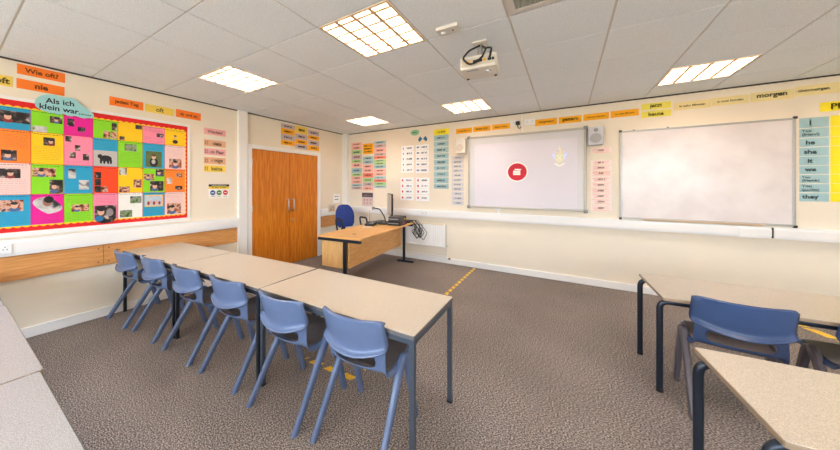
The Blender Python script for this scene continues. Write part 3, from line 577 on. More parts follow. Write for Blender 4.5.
obj('disc_emblem', bm, mat('proj_white', (250,250,240)), img, loc=(-.062, -.012, 0))
bm = bmesh.new(); tube(bm, [(.012*a-.0, .012*b-.012, .0332) for a, b in circ(14)], .0012, 4); box(bm, -.05, -.012, -.02, -.015, .033, .0334); box(bm, .012, .04, -.02, -.015, .033, .0334)
obj('emblem_detail', bm, mat('proj_red', (204,20,50)), img, loc=(-.062, -.012, 0))
crest(img, mat('proj_yellow', (236,230,186), .6, emit=.05), mat('proj_blue', (206,212,240), .6, emit=.2), mat('proj_peach', (248,214,190), .6, emit=.2), .515, .21, .0315)
lettering(img, '•', ink_m, .02, .012, (-.76, .545), .0315)
obj('board_sensor', BX((-.40, -.32, -h/2-.03, -h/2, .005, .03)), plastic_m, t, bevel=.004)
w, h = 1.485, 1.185; loc, rot = on_wall('F', 5.625, 1.57, .0005)
t = thing('whiteboard', 'plain whiteboard with silver frame and black corners, faint smears', 'whiteboard', loc, rot=rot)
obj('board_surface', BX((-w/2+.01, w/2-.01, -h/2+.01, h/2-.01, 0, .014)), speckle('wiped_white', (222,214,212), (228,221,218), (232,226,224), 3.2, .22, detail=6), t)
obj('board_frame', frame_bars(w, h, .022, 0, .022), alu_m, t, bevel=.004)
for sx in (-1, 1):
    for sy in (-1, 1): obj('corner_cap', BX((sx*w/2-.014-.004*sx, sx*w/2+.014-.004*sx, sy*h/2-.014, sy*h/2+.014, 0, .025)), black_m, t, bevel=.004)
for px, sy in ((-.27, 1), (.0, -1), (-.6, 1)): obj('fixing_clip', BX((px-.012, px+.012, sy*h/2-.008, sy*h/2+.008, .002, .026)), grey_m, t, bevel=.002)
obj('pen_tray', BX((-.5, .5, -h/2-.008, -h/2+.012, 0, .05)), mat('tan_tray', (200,170,134), .45), t, bevel=.003)
spk = None
for lab, a, z in (('small ivory loudspeaker above the grey phrase column', 2.715, 2.105), ('grey loudspeaker at the upper right corner of the screen', 4.605, 2.11)):
    loc, rot = on_wall('F', a, z, .0005)
    t = thing('loudspeaker', lab, 'loudspeaker', loc, rot=rot, group='loudspeakers beside the screen')
    mm = offwhite_m if a < 4 else mat('speaker_grey', (196,198,202), .5)
    bm = bmesh.new(); prism(bm, rrect(.17, .25, .015), .03, .17); obj('cabinet', bm, mm, t, bevel=.004)
    obj('wall_bracket', BX((-.03, .03, -.05, .05, 0, .03)), alu_m, t)
    bm = bmesh.new(); lathe(bm, [(.066, .17), (.066, .176), (.058, .176), (.02, .171), (.001, .173)], (0, -.035, 0), n=28); obj('woofer', bm, mat('cone_grey', (168,168,168), .6) if a > 4 else mat('cone_tan', (204,192,170), .6), t, smooth=40)
    bm = bmesh.new(); lathe(bm, [(.026, .17), (.026, .175), (.012, .173), (.001, .176)], (0, .075, 0), n=20); obj('tweeter', bm, grey_m if a > 4 else offwhite_m, t, smooth=40)

# ------------------------------------------------------------------ word cards and strips
def card_obj(w, a0, a1, z0, z1, m, name='word_card', off=.0006, th=.0012):
    a, z = (a0+a1)/2, (z0+z1)/2; loc, rot = on_wall(w, a, z, off)
    o = obj(name, BX((-(a1-a0)/2, (a1-a0)/2, -(z1-z0)/2, (z1-z0)/2, 0, th)), m)
    o.location = loc; o.rotation_euler = rot
    return o
def dashes(parent, w, h, y=0, seed=0, hh=.3, m=None, name='lettering'):
    """a word too small to read: a short row of dark strokes"""
    g = random.Random(seed); bm = bmesh.new(); x = -w/2
    while x < w/2-.008:
        k = g.uniform(.006, .014); 
        if g.random() < .16: x += .012
        up = hh*g.choice((.75, .75, 1.15))
        tube(bm, [(x, y-h*hh*.5, .0018), (x+k*.3, y+h*up*.5, .0018), (x+k*.65, y-h*hh*.4, .0018), (x+k, y+h*hh*.45, .0018)], .0024, 4)
        x += k+.003
    return obj(name, bm, m or ink_m, parent)
for i, (w, a0, a1, z0, z1, col, txt, lab, cat, grp, name, style) in enumerate(CARDS):
    m = paper(col); o = card_obj(w, a0, a1, z0, z1, m, name); tag(o, lab, cat, grp)
    W_, H_ = a1-a0, z1-z0
    if txt == '...':
        if style == 'three':
            for k in (-1, 0, 1): dashes(o, W_*.7, .06, k*H_*.27, i*7+k, .6)
        else: dashes(o, W_*.55, .06, 0, i, .6)
    elif txt:
        long = '|' in txt
        at = (.11 if a0 < 0 else W_*.08 if 'icon' in style else 0, 0)
        if 'PRESENT' in txt: lettering(o, txt, ink_m, W_*.74, H_*.62, (W_*.0, 0), bold=.03)
        elif cat == 'word card' and a0 > 6.2 and w == 'F': lettering(o, txt.replace('|', '\n'), ink_m, W_*.62, H_*(.8 if long else .5), (-W_*.12, 0), align='LEFT', bold=.03)
        else: lettering(o, txt, ink_m, W_*(.26 if a0 < 0 else .7), H_*.56, at, bold=.03)
        if 'icon' in style:
            bm = bmesh.new()
            for k in range(4): lathe(bm, [(.009, .0013), (.009, .0018)], (-W_*.44+(k % 2)*.026, .014-(k//2)*.028, 0), n=8)
            obj('icon', bm, mat('brown_ink', (110,80,60), .8), o)
    elif style == 'blank': pass
    elif style == 'streak':
        g = random.Random(i); bm = bmesh.new()
        for k in range(5):
            y = -H_*.46+k*H_*.18; x0 = -W_*.5+g.random()*W_*.18; x1 = W_*.5-g.random()*W_*.25
            prism(bm, [(x0, y), (x1, y+.003), (x1-.01, y+H_*.17*g.uniform(.4, 1)), (x0+.012, y+H_*.17*g.uniform(.4, 1))], .0013, .00135+k*.00003)
        obj('brush_streak', bm, blushink_m, o); dashes(o, W_*.3, .05, 0, i, .5)
    elif style in ('reddot', 'bluedot', 'redicon'):
        dashes(o, W_*.42, H_, 0, i, .34).location.x = W_*.14
        bm = bmesh.new()
        if style == 'bluedot': prism(bm, [(-.03, 0), (0, .022), (0, .01), (.03, .014), (.026, -.012), (0, -.006), (0, -.02)], .0013, .0018)
        elif style == 'reddot': prism(bm, [(-.008, -.022), (.008, -.022), (.01, .02), (-.01, .02)], .0013, .0018)
        else: prism(bm, rrect(.034, .046, .014), .0013, .0018)
        obj('icon', bm, mat('icon_blue', (52,110,150), .7) if style == 'bluedot' else mat('icon_red', (214,60,46), .7), o, loc=(-W_*.34, 0, 0))
    else:
        dashes(o, W_*.55, H_, 0, i, .34)
# other papers
loc, rot = on_wall('F', 1.772, 2.453, .0006)
bm = bmesh.new(); prism(bm, [(.095*a, .058*b) for a, b in circ(28)], 0, .0012); t = tag(obj('title_oval', bm, mat('paper_mint', (142,200,150), .7), loc=loc, rot=rot), 'small green oval title card near the ceiling above the picture cards', 'title card'); dashes(t, .1, .05, 0, 991, .5)
for k, (a, s) in enumerate(((1.885, -1), (1.99, 1))):
    loc, rot = on_wall('F', a, 2.315, .0006); bm = bmesh.new()
    prism(bm, [(s*x, y) for x, y in ((-.045, .0), (0, .055), (.03, .02), (.045, -.01), (.02, -.055), (-.01, -.03))], 0, .0012)
    tag(obj('paper_arrow', bm, mat('icon_blue', (52,110,150)), loc=loc, rot=rot), f"{'left' if s < 0 else 'right'} one of two dark blue paper arrows under the green oval", 'paper arrow')
t = card_obj('F', .484, .777, .975, 1.263, mat('calendar_paper', (208,196,198), .7), 'calendar_sheet'); tag(t, 'grey calendar sheet with dark header under the pastel columns', 'calendar')
obj('calendar_header', BX((-.146, .146, .05, .144, .0012, .0018)), mat('slate_header', (92,80,90), .7), t); dashes(t, .2, .06, .09, 5, .4, mat('orange_ink', (220,150,90), .7), 'header_lettering')
for i_ in range(3):
    for j_ in range(2): obj('calendar_picture', BX((-.1+i_*.08, -.06+i_*.08, -.1+j_*.07, -.06+j_*.07, .0012, .0018)), mat('orange_ink', (220,150,90)), t)
t = card_obj('L', 4.34, 4.56, 1.04, 1.235, mat('paper_notice', (250,248,246), .7), 'notice_sheet'); tag(t, 'plain white notice on the wall between door and corner', 'notice'); dashes(t, .13, .06, .04, 11, .3, softink_m); dashes(t, .13, .06, -.02, 12, .3, softink_m)
t = card_obj('L', 4.12, 4.36, .85, 1.03, mat('paper_picture', (226,214,200), .7), 'picture_sheet'); t.location.x = .0575; t.location.z = .935; tag(t, 'small picture sheet left of the office chair beside the door', 'picture')
obj('picture_print', BX((-.08, .08, -.06, .06, .0012, .0018)), photo_mat('print_mixed', [(120,60,50), (220,190,150), (90,110,140), (240,230,220)], 20), t)
t = card_obj('L', 1.779, 2.069, 1.24, 1.44, mat('paper_sign', (246,242,232), .6), 'distancing_sign'); tag(t, 'social distancing sign with three round symbols right of the pinboard', 'sign')
obj('sign_header', BX((-.145, .145, .07, .1, .0012, .0018)), black_m, t); obj('sign_band', BX((-.145, .145, .035, .07, .0012, .0018)), mat('sign_yellow', (250,214,60), .6), t)
lettering(t, 'SOCIAL DISTANCING', plastic_m, .25, .016, (0, .085), .0021); dashes(t, .2, .05, .052, 3, .25); 
for k, cc in enumerate(((52,92,160), (70,130,60), (214,40,36))):
    bm = bmesh.new(); lathe(bm, [(.036, .0012), (.036, .0018)], n=24); o = obj('round_symbol', bm, mat(f'symbol_{k}', cc, .6), t, loc=((k-1)*.09, -.02, 0))
    obj('symbol_bar', BX((-.02, .02, -.006, .006, .0019, .0022)), plastic_m, o); dashes(t, .05, .03, -.075, 30+k, .3).location.x = (k-1)*.09

# ------------------------------------------------------------------ pinboard with children's sheets
t = thing('pin_board', 'big red pinboard in a white frame covered with coloured sheets', 'pinboard', (0, 0, 0))
Y0, Y1, Z0, Z1 = -.16, 1.536, .955, 2.235
obj('backing', BX((0, .014, Y0+.02, Y1-.02, Z0+.02, Z1-.02)), red_m, t)
obj('board_frame', BX((0, .024, Y0, Y1, Z0, Z0+.045), (0, .024, Y0, Y1, Z1-.032, Z1), (0, .024, Y0, Y0+.03, Z0+.045, Z1-.032), (0, .024, Y1-.03, Y1, Z0+.045, Z1-.032)), white_m, t, bevel=.004)
def scallop(p0, p1, inward):
    """wavy paper edging between two points of the board (y,z)"""
    L = math.dist(p0, p1); n = max(2, int(L/.05)); pts = []
    d = ((p1[0]-p0[0])/L, (p1[1]-p0[1])/L)
    for i in range(n*6+1):
        s = L*i/(n*6); b = .006+.012*abs(math.sin(math.pi*i/6))
        pts.append((p0[0]+d[0]*s+inward[0]*b, p0[1]+d[1]*s+inward[1]*b))
    pts += [(p1[0], p1[1]), (p0[0], p0[1])]
    bm = bmesh.new(); a = [bm.verts.new((.0145, y, z)) for y, z in pts]; b = [bm.verts.new((.0155, y, z)) for y, z in pts]
    bm.faces.new(a); bm.faces.new(b)
    for i in range(len(pts)): j = (i+1) % len(pts); bm.faces.new((a[i], a[j], b[j], b[i]))
    obj('scalloped_border', bm, yel_m, t)
scallop((Y0+.04, 2.138), (1.474, 2.138), (0, 1)); scallop((1.474, 1.05), (1.474, 2.14), (1, 0)); scallop((Y0+.04, 1.054), (1.474, 1.054), (0, -1))
SH = {'blue': (34,160,200), 'orange': (255,136,40), 'pale pink': (246,206,198), 'green': (140,220,30), 'yellow': (255,204,10), 'magenta': (238,20,150), 'pink': (252,142,170), 'red orange': (252,72,20), 'white': (240,238,232)}
PH = {'d': photo_mat('print_dark', [(16,13,15), (40,32,34), (92,72,68), (200,180,170)], 22), 's': photo_mat('print_skin', [(40,26,28), (170,90,62), (222,176,150), (70,60,80)], 22),
      'g': photo_mat('print_outdoor', [(40,50,36), (110,140,60), (150,150,150), (30,30,36)], 24), 'w': photo_mat('print_grey', [(50,50,54), (190,186,180), (214,210,206), (120,110,110)], 10)}
CY = [-.025, .188, .397, .606, .807, 1.028, 1.25, 1.477]; CZ = [2.14, 1.935, 1.632, 1.342, 1.052]
SHEETS = [
 [('blue', [('d',.12,.3,.86,.52)]), ('orange', [('d',.2,.06,.42,.32)]), ('pale pink', [('d',.1,.52,.62,.3)]), ('blue', [('s',.0,.48,.8,.36)])],
 [('green', [('d',.56,.5,.4,.33), ('w',.03,.0,.44,.28)]), ('yellow', [('d',.36,.6,.36,.26)]), ('green', [('s',.03,.58,.72,.3), ('d',.55,.01,.43,.47)]), ('magenta', [('L',.04,.34,.92,.58)])],
 [('magenta', [('d',.1,.45,.24,.38), ('d',.46,.22,.26,.24)]), ('pink', [('d',.04,.79,.2,.18), ('d',.36,.5,.19,.19), ('d',.17,.24,.22,.2), ('d',.64,.18,.22,.22)]), ('blue', [('w',.14,.54,.26,.34), ('w',.5,.14,.36,.34)]), ('green', [('s',.24,.36,.62,.26)])],
 [('green', [('d',.74,.5,.22,.4), ('s',.4,.03,.28,.4), ('s',.7,.03,.27,.4)]), ('blue', [('A',.01,.01,.97,.56)]), ('red orange', [('d',.05,.55,.26,.24), ('d',.05,.29,.25,.24), ('d',.05,.03,.25,.24), ('s',.31,.03,.27,.22)]), ('pink', [('R',.05,-.14,.86,.68)])],
 [('yellow', [('d',.7,.74,.28,.24), ('d',.05,.02,.2,.2)]), ('green', [('g',.25,.62,.5,.28)]), ('yellow', [('w',.04,.7,.3,.28), ('s',.62,.2,.34,.33), ('s',.03,.02,.44,.22)]), ('white', [('g',.48,.58,.48,.28), ('g',.06,.03,.5,.28)])],
 [('pink', [('d',.62,.42,.34,.22)]), ('blue', [('P',.12,.05,.74,.64)]), ('green', [('s',.05,.5,.46,.27), ('d',.58,.68,.38,.3), ('d',.32,.05,.62,.42)]), ('blue', [('F',.08,.4,.84,.5)])],
 [('yellow', [('p',.24,.12,.52,.66)]), ('pale pink', [('s',.2,.04,.62,.4)]), ('orange', [('s',.55,.66,.32,.17), ('w',.08,.36,.27,.26), ('d',.5,.08,.36,.18)]), ('pale pink', [('s',.1,.04,.7,.46)])]]
COLN = ['leftmost column', 'second column', 'third column', 'middle column', 'third column from right', 'second column from right', 'rightmost column']
ROWN = ['top', 'second', 'third', 'bottom']
NUM = {1: 'one photo', 2: 'two photos', 3: 'three photos', 4: 'four photos'}
for ci in range(7):
    for ri in range(4):
        col, ph = SHEETS[ci][ri]; y0, y1, z0, z1 = CY[ci]+.002, CY[ci+1]-.002, CZ[ri+1]+.002, CZ[ri]-.002
        w, h = y1-y0, z1-z0
        o = card_obj('L', y0, y1, z0, z1, mat('sheet_'+col.replace(' ', '_'), SH[col], .65, var=.03, scale=12), 'poster_sheet', off=.0166)
        tag(o, f"{col} sheet with {NUM[len(ph)]} in the pinboard's {COLN[ci]}, {ROWN[ri]} row", 'poster', 'coloured sheets on the pinboard')
        for k, (kind, a, b, pw, phh) in enumerate(ph):
            X0, X1, V0, V1 = -w/2+a*w, -w/2+(a+pw)*w, -h/2+b*h, -h/2+(b+phh)*h
            cx, cy = (X0+X1)/2, (V0+V1)/2; bm = bmesh.new(); m = PH.get(kind, PH['d']); dz = .0013+.0004*k
            if kind == 'L':
                prism(bm, [((X1-X0)*.5*math.copysign(abs(a_)**1.0, a_)*1.0, (V1-V0)*.5*b_*(1-.35*abs(a_))-a_*.03) for a_, b_ in circ(24)], 0, .0005); m = PH['w']
            elif kind == 'R':
                q = [(-.5,.5), (.5,.5), (.5,-.2)]+[(.5*math.cos(s), -.2+.3*math.sin(s)) for s in (-.5,-1,-1.57,-2.1,-2.6)]+[(-.5,-.2)]
                prism(bm, [(x*(X1-X0), y*(V1-V0)) for x, y in q], 0, .0005); dz = .009
            else: box(bm, -(X1-X0)/2, (X1-X0)/2, -(V1-V0)/2, (V1-V0)/2, 0, .0005)
            if kind == 'A': m = mat('print_pale', (190,186,182), .4)
            if kind == 'P': m = mat('print_lawn', (92,110,60), .4, var=.2, scale=18)
            if kind == 'F': m = mat('print_amber', (244,196,90), .5)
            if kind == 'p': m = mat('sheet_yellow', SH['yellow'])
            p = obj('photo_print', bm, m, o, loc=(cx, cy, dz))
            pw_, ph_ = X1-X0, V1-V0
            def blob(name, x, y, rx, ry, mm, z=.0006):
                bm = bmesh.new(); prism(bm, [(x*pw_+rx*pw_*a_, y*ph_+ry*ph_*b_) for a_, b_ in circ(18)], z, z+.0002); obj(name, bm, mm, p)
            skin = mat('print_face', (226,178,150), .5); dk = mat('print_black', (34,30,32), .5)
            if kind == 'A':
                blob('animal', 0, .0, .26, .2, dk); blob('animal_head', -.24, .12, .1, .14, dk, .0007)
                for x in (-.2, -.06, .1, .22): blob('animal_leg', x, -.2, .05, .16, dk, .00075)
            if kind in ('P', 'p'):
                blob('body', 0, -.2 if kind == 'P' else -.32, .26, .3 if kind == 'P' else .18, dk); blob('face', 0, .14, .13, .15, skin, .0008); blob('hair', 0, .25, .14, .08, mat('print_hair', (110,70,44), .6), .0009)
                if kind == 'P': blob('shirt_panel', -.02, -.16, .12, .14, mat('print_pale', (190,186,182)), .0009)
            if kind == 'F':
                bm = BX((-pw_*.44, pw_*.44, -ph_*.4, ph_*.4, .0006, .0008)); obj('print_image', bm, mat('print_sky', (186,200,214), .5, var=.12, scale=30), p)
                for q, x in enumerate((-.3, -.15, 0, .15, .3)): blob('figure', x, -.2+(q % 2)*.08, .07, .16, mat('print_crimson', (170,50,60), .6) if q % 2 == 0 else skin, .0009+q*.00005)
            if kind in ('d', 's') and pw > .3: 
                mn = min(pw_, ph_); fx = (k*.37+ci*.21+ri*.13) % .4-.2; kx, ky = mn/pw_, mn/ph_
                blob('clothing', fx, -.34, .3*kx, .2*ky, mat('print_cloth', (120,60,66) if (ci+ri) % 2 else (70,90,130), .6) if False else mat(('print_cloth_red', 'print_cloth_blue')[(ci+ri) % 2], ((140,50,52), (80,104,150))[(ci+ri) % 2], .6), .00065)
                blob('face', fx, -.02, .2*kx, .25*ky, skin, .0008); blob('hair', fx, .2, .21*kx, .13*ky, dk, .0009)
            if kind == 'L': blob('face', -.02, .2, .16, .26, mat('print_tan', (160,110,90), .6), .0007); blob('hair', .03, .33, .17, .2, dk, .0008)
            if kind == 'R':
                blob('face', -.22, .15, .16, .2, skin, .0007); blob('hair', -.2, .3, .18, .12, dk, .0008); blob('blue_top', -.3, -.22, .2, .16, mat('print_blue', (40,120,170), .6), .0009); blob('face', .2, .1, .17, .22, mat('print_grey_face', (150,140,140), .6), .001)
        # handwriting: a heading and faint lines where no photo sits
        tops = max([b+phh for kd, a, b, pw, phh in ph]); lows = min([b for kd, a, b, pw, phh in ph])
        bm = bmesh.new(); g = random.Random(ci*9+ri)
        def line(yy, x0, x1, t_):
            x = x0
            while x < x1:
                L = g.uniform(.008, .02); box(bm, x, min(x+L, x1), yy-t_/2, yy+t_/2, .0013, .0016); x += L+g.uniform(.003, .007)
        if tops < .93:
            line(h*.45, -w*.44, w*.4, .004); obj('heading_writing', bm, ink_m, o); bm = bmesh.new()
        yy = h*(tops-.5)-.012 if tops < .8 else h*(lows-.5)-.012
        lo = -h/2+.012 if tops >= .8 else h*(tops-.5)
        lst = [h*(.36-.055*k) for k in range(8) if h*(.36-.055*k) > h*(tops-.5)+.008]+[h*(lows-.5)-.014-k*.017 for k in range(8) if h*(lows-.5)-.014-k*.017 > -h/2+.01]
        for q in lst: line(q, -w*.42, w*.42, .0016)
        if len(bm.verts) > 40: obj('handwriting', bm, softink_m if ri+ci != 6 else ink_m, o)
        else: bm.free()
        for sx in (-1, 1): 
            bm = bmesh.new(); lathe(bm, [(.004, .0012), (.003, .006), (.001, .007)], (sx*(w/2-.006), h/2-.006, 0), n=8); obj('drawing_pin', bm, dk, o)
# blue title cloud
loc, rot = on_wall('L', .405, 2.212, .026)
pts = [(-0.196, -0.007), (-0.19, 0.027), (-0.172, 0.057), (-0.147, 0.079), (-0.118, 0.097), (-0.088, 0.101), (-0.062, 0.104), (-0.04, 0.097), (-0.009, 0.099), (0.023, 0.1), (0.051, 0.101), (0.079, 0.087), (0.101, 0.058), (0.127, 0.039), (0.15, 0.021), (0.172, -0.002), (0.2, -0.025), (0.208, -0.051), (0.194, -0.076), (0.162, -0.079), (0.132, -0.088), (0.103, -0.085), (0.07, -0.073), (0.042, -0.086), (0.014, -0.084), (-0.009, -0.068), (-0.031, -0.082), (-0.058, -0.085), (-0.084, -0.075), (-0.105, -0.082), (-0.131, -0.071), (-0.151, -0.069), (-0.172, -0.053), (-0.19, -0.037)]
bm = bmesh.new(); prism(bm, pts, 0, .003)
t = tag(obj('title_cloud', bm, mat('paper_sky', (158,212,214), .7), loc=loc, rot=rot), 'pale blue cloud sign reading Als ich klein war over the pinboard', 'title sign')
o = lettering(t, 'Als ich', ink_m, .19, .052, (-.035, .04), .0034, bold=.02); o.rotation_euler = (0, 0, R(2))
o = lettering(t, 'klein war......', ink_m, .35, .055, (.008, -.028), .0034, bold=.02); o.rotation_euler = (0, 0, R(-1))

# ------------------------------------------------------------------ tables
def top_parts(t, L, W, Z, lm, em, th=.022, rad=.004):
    bm = bmesh.new(); prism(bm, rrect(L, W, .012), Z-th, Z-.0025); obj('edge_band', bm, em, t, bevel=.003)
    bm = bmesh.new(); prism(bm, rrect(L-.006, W-.006, .01), Z-.0035, Z); obj('tabletop', bm, lm, t, bevel=.001)
def square_table(label, cx, cy, rz, L, W, Z, lm=lam_m, em=edge_m, grp='school tables in the left row', fm=frame_m):
    t = thing('school_table', label, 'table', (cx, cy, 0), R(rz), grp)
    top_parts(t, L, W, Z, lm, em)
    a, b, s, zt = L/2-.004, W/2-.004, .028, Z-.0225
    for sy in (-1, 1): obj('frame_rail', BX((-a+s, a-s, min(sy*b, sy*(b-s)), max(sy*b, sy*(b-s)), zt-.03, zt)), fm, t, bevel=.003)
    for sx in (-1, 1): obj('frame_rail', BX((min(sx*a, sx*(a-s)), max(sx*a, sx*(a-s)), -b+s, b-s, zt-.03, zt)), fm, t, bevel=.003)
    for sx in (-1, 1):
        for sy in (-1, 1):
            lg = obj('leg', BX((min(sx*a, sx*(a-s)), max(sx*a, sx*(a-s)), min(sy*b, sy*(b-s)), max(sy*b, sy*(b-s)), .012, zt)), fm, t, bevel=.003)
            obj('foot_cap', BX((min(sx*(a+.001), sx*(a-s-.001)), max(sx*(a+.001), sx*(a-s-.001)), min(sy*(b+.001), sy*(b-s-.001)), max(sy*(b+.001), sy*(b-s-.001)), 0, .014)), black_m, lg)
    return t
square_table('school table at the near end of the left row', 3.022, 1.244, .6, 1.225, .588, .69)
square_table('middle school table of the left row', 1.785, 1.213, 2.0, 1.225, .588, .69, fm=dframe_m)
square_table('school table of the left row touching the left wall', .590, 1.158, 2.4, 1.155, .585, .69, fm=dframe_m)
G2 = 'grey topped tables pushed together by the left foreground'
square_table('nearest grey speckled table in the left foreground', 3.085, -.372, 0, 1.18, .6, .69, lamgrey_m, edge_m, G2)
square_table('grey speckled table with tan edge, middle of the left foreground row', 1.917, -.364, 0, 1.14, .605, .69, lamgrey_m, edge2_m, G2)
square_table('grey speckled table nearest the left wall in the foreground row', .735, -.366, 0, 1.2, .6, .688, lamgrey_m, edge_m, G2)
def bent_table(label, cx, cy, rz, L, W, Z, Lx=0):
    t = thing('bent_frame_table', label, 'table', (cx, cy, 0), R(rz), 'bent frame tables on the right')
    top_parts(t, L, W, Z, lam_m, edge2_m)
    a, b, zt = L/2+.002, W/2-.055, Z-.042
    for sy in (-1, 1):
        bm = bmesh.new(); tube(bm, bend([(-a, sy*b, .01), (-a, sy*b, zt), (a, sy*b, zt), (a, sy*b, .01)], .055, 8), .018, 14, sq=(.0185, .0165)); f = obj('leg_frame', bm, dframe_m, t, smooth=50)
        for sx in (-1, 1):
            bm = bmesh.new(); lathe(bm, [(.02, 0), (.02, .02), (.018, .022)], (sx*a, sy*b, 0), n=14); obj('foot_cap', bm, black_m, f, smooth=40)
    for sx in (-1, 1): obj('cross_rail', BX((sx*(a-.11)-.014, sx*(a-.11)+.014, -b, b, zt-.012, zt+.018)), dframe_m, t, bevel=.003)
    return t
def rot_c(x, y, rz, L, W):   # centre of a table from its front left corner
    c, s = math.cos(R(rz)), math.sin(R(rz)); return x+L/2*c-W/2*s, y+L/2*s+W/2*c
cx, cy = rot_c(4.815, 2.345, 2.2, 1.2, .62); bent_table('right hand table beyond the two navy chairs', cx, cy, 2.2, 1.2, .62, .67)
cx, cy = rot_c(4.803, 1.035, 4.2, 1.2, .56); bent_table('nearest right hand table in the foreground corner', cx, cy, 4.2, 1.2, .56, .68)

# ------------------------------------------------------------------ chairs
def leg_bm(sx, rear):
    bm = bmesh.new(); rs = []
    if rear: path = [(0, .038, .211, .021, .015), (.15, .13, .209, .024, .0165), (.30, .225, .205, .027, .018), (.40, .294, .201, .031, .019), (.44, .323, .199, .033, .02), (.458, .337, .197, .024, .017), (.464, .34, .196, .01, .008)]
    else: path = [(0, .492, .205, .02, .015), (.2, .437, .203, .023, .0165), (.36, .392, .201, .027, .018), (.43, .372, .198, .031, .019), (.452, .362, .197, .024, .017), (.459, .36, .196, .01, .008)]
    for z, y, x, hy, hx in path:
        rs.append([(sx*(x+a), y+b, z) for a, b in ((-hx, -hy*.55), (-hx*.55, -hy), (hx*.55, -hy), (hx, -hy*.55), (hx, hy*.55), (hx*.55, hy), (-hx*.55, hy), (-hx, hy*.55))])
    rings(bm, rs); return bm
def make_chair(label, cm, lm, group):
    t = thing('school_chair', label, 'chair', group=group)
    S = [-1, -.92, -.75, -.5, -.25, 0, .25, .5, .75, .92, 1]
    rows = []
    for z, y, hw, dz in ((.728, .122, .198, 0), (.738, .115, .200, 0), (.742, .106, .202, 0), (.736, .097, .204, 0), (.70, .106, .205, .3), (.655, .120, .206, .5), (.628, .130, .207, .75), (.608, .136, .208, .9), (.592, .132, .208, 1), (.582, .121, .208, 1), (.576, .108, .207, 1)):
        row = []
        for s in S:
            e = 1-s*s; fy = .012 if abs(s) == 1 else 0; cz = (.016 if abs(s) == 1 else .004 if abs(s) > .9 else 0)*max(0, min(1, (z-.68)/.05))
            row.append((s*hw, y-.062*e+fy, z-cz-.004*e*(1-dz)-.040*e*dz))
        rows.append(row)
    bm = bmesh.new(); grid(bm, rows); o = obj('backrest', bm, cm, t, smooth=60, solid=.006)
    rows = []
    for k, (y, z, hw, bow, sk) in enumerate(((.160, .585, .180, .050, .0), (.154, .526, .184, .052, .004), (.154, .468, .186, .050, .008), (.160, .446, .188, .040, .02), (.178, .432, .190, .02, .03), (.21, .42, .192, .006, .03), (.26, .418, .194, 0, .024), (.32, .425, .195, 0, .02), (.40, .438, .196, 0, .02), (.46, .446, .193, 0, .022), (.488, .442, .188, 0, .022), (.499, .428, .182, 0, .018), (.50, .41, .178, 0, .01))):
        row = []
        for s in S:
            e = 1-s*s
            row.append((s*hw+(.003*s if abs(s) == 1 else 0), y-bow*e, z-(sk if abs(s) == 1 else 0)-(.012*e if 4 < k < 10 else 0)+(.0 if k else -.012*e)))
        rows.append(row)
    slot = {(1, j) for j in (2, 3, 4, 5, 6, 7)}
    bm = bmesh.new(); grid(bm, rows, slot); o = obj('seat', bm, cm, t, smooth=50, solid=.006); o.modifiers.new('u', 'SUBSURF').levels = 1; o.modifiers['u'].render_levels = 1
    bm = bmesh.new(); grid(bm, [[(x, y, z+.0052) for x, y, z in r_[1:-1]] for r_ in rows[5:11]]); o = obj('seat_pan', bm, pan_m, t, smooth=50, solid=.002); o.modifiers.new('u', 'SUBSURF').levels = 1; o.modifiers['u'].render_levels = 1; o['label'] = 'grey brown seat surface'  # seat top coloured greyer and browner than the shell
    for sx in (-1, 1):
        obj('leg', leg_bm(sx, True), lm, t, bevel=.002, smooth=40); obj('leg', leg_bm(sx, False), lm, t, bevel=.002, smooth=40)
    return t
GL = 'blue grey chairs tucked under the left row'
ch = make_chair('blue grey school chair nearest the near end of the left row', chair_m, chair_m, GL)
ch.location = (3.285, .805, 0); ch.rotation_euler = (0, 0, R(2))
for x, y, a, lab in ((2.745, .76, 1, 'second blue grey chair from the near end of the left row'), (2.125, .762, 2, 'third blue grey chair from the near end of the left row'),
                     (1.525, .738, 2, 'third blue grey chair from the left wall'), (.895, .72, 2, 'second blue grey chair from the left wall'), (.33, .672, 2, 'blue grey chair nearest the left wall at the far end')):
    dup(ch, (x, y, 0), R(a), lab)
GR = 'navy chairs at the right hand table'
cr = make_chair('navy school chair facing the right hand table, whole back visible', navy_m, greyleg_m, GR)
cr.location = (5.125, 2.125, 0); cr.rotation_euler = (0, 0, R(-3)); cr.scale = (1.0, 1.0, 1.01)
dup(cr, (5.72, 2.2, 0), R(2), 'navy school chair cut off at the right edge')

# ------------------------------------------------------------------ teacher desk and what stands on it
DR = 5.0
t = thing('teacher_desk', 'beech teacher desk with dark steel legs in the far corner', 'desk', (1.335, 2.575, 0), R(DR))
DL, DW, DZ = 1.82, .70, .735    # long side along local y
obj('desk_top', BX((0, DW, 0, DL, DZ-.025, DZ)), beechy_m, t, bevel=.002)
obj('end_rail', BX((.0, DW, -.004, .03, DZ-.065, DZ-.026)), dframe_m, t, bevel=.003)
obj('end_rail', BX((.0, DW, DL-.03, DL+.004, DZ-.065, DZ-.026)), dframe_m, t, bevel=.003)
obj('modesty_panel', BX((DW-.235, DW-.217, .06, DL-.06, .31, DZ-.026)), beechy_m, t, bevel=.002)
pd = obj('hanging_pedestal', BX((.03, .395, .052, .5, .3, DZ-.066)), beechz_m, t, bevel=.003)
for k in range(2): 
    q = obj('drawer', BX((.012, .03, .05, .485, .315+k*.175, .475+k*.175)), beechz_m, pd, bevel=.002) if False else obj('drawer', BX((.05, .38, .5, .518, .31+k*.175, .475+k*.175)), beechz_m, pd, bevel=.002)
    obj('drawer_handle', BX((.16, .26, .518, .53, .38+k*.175, .395+k*.175)), alu_m, q, bevel=.002)
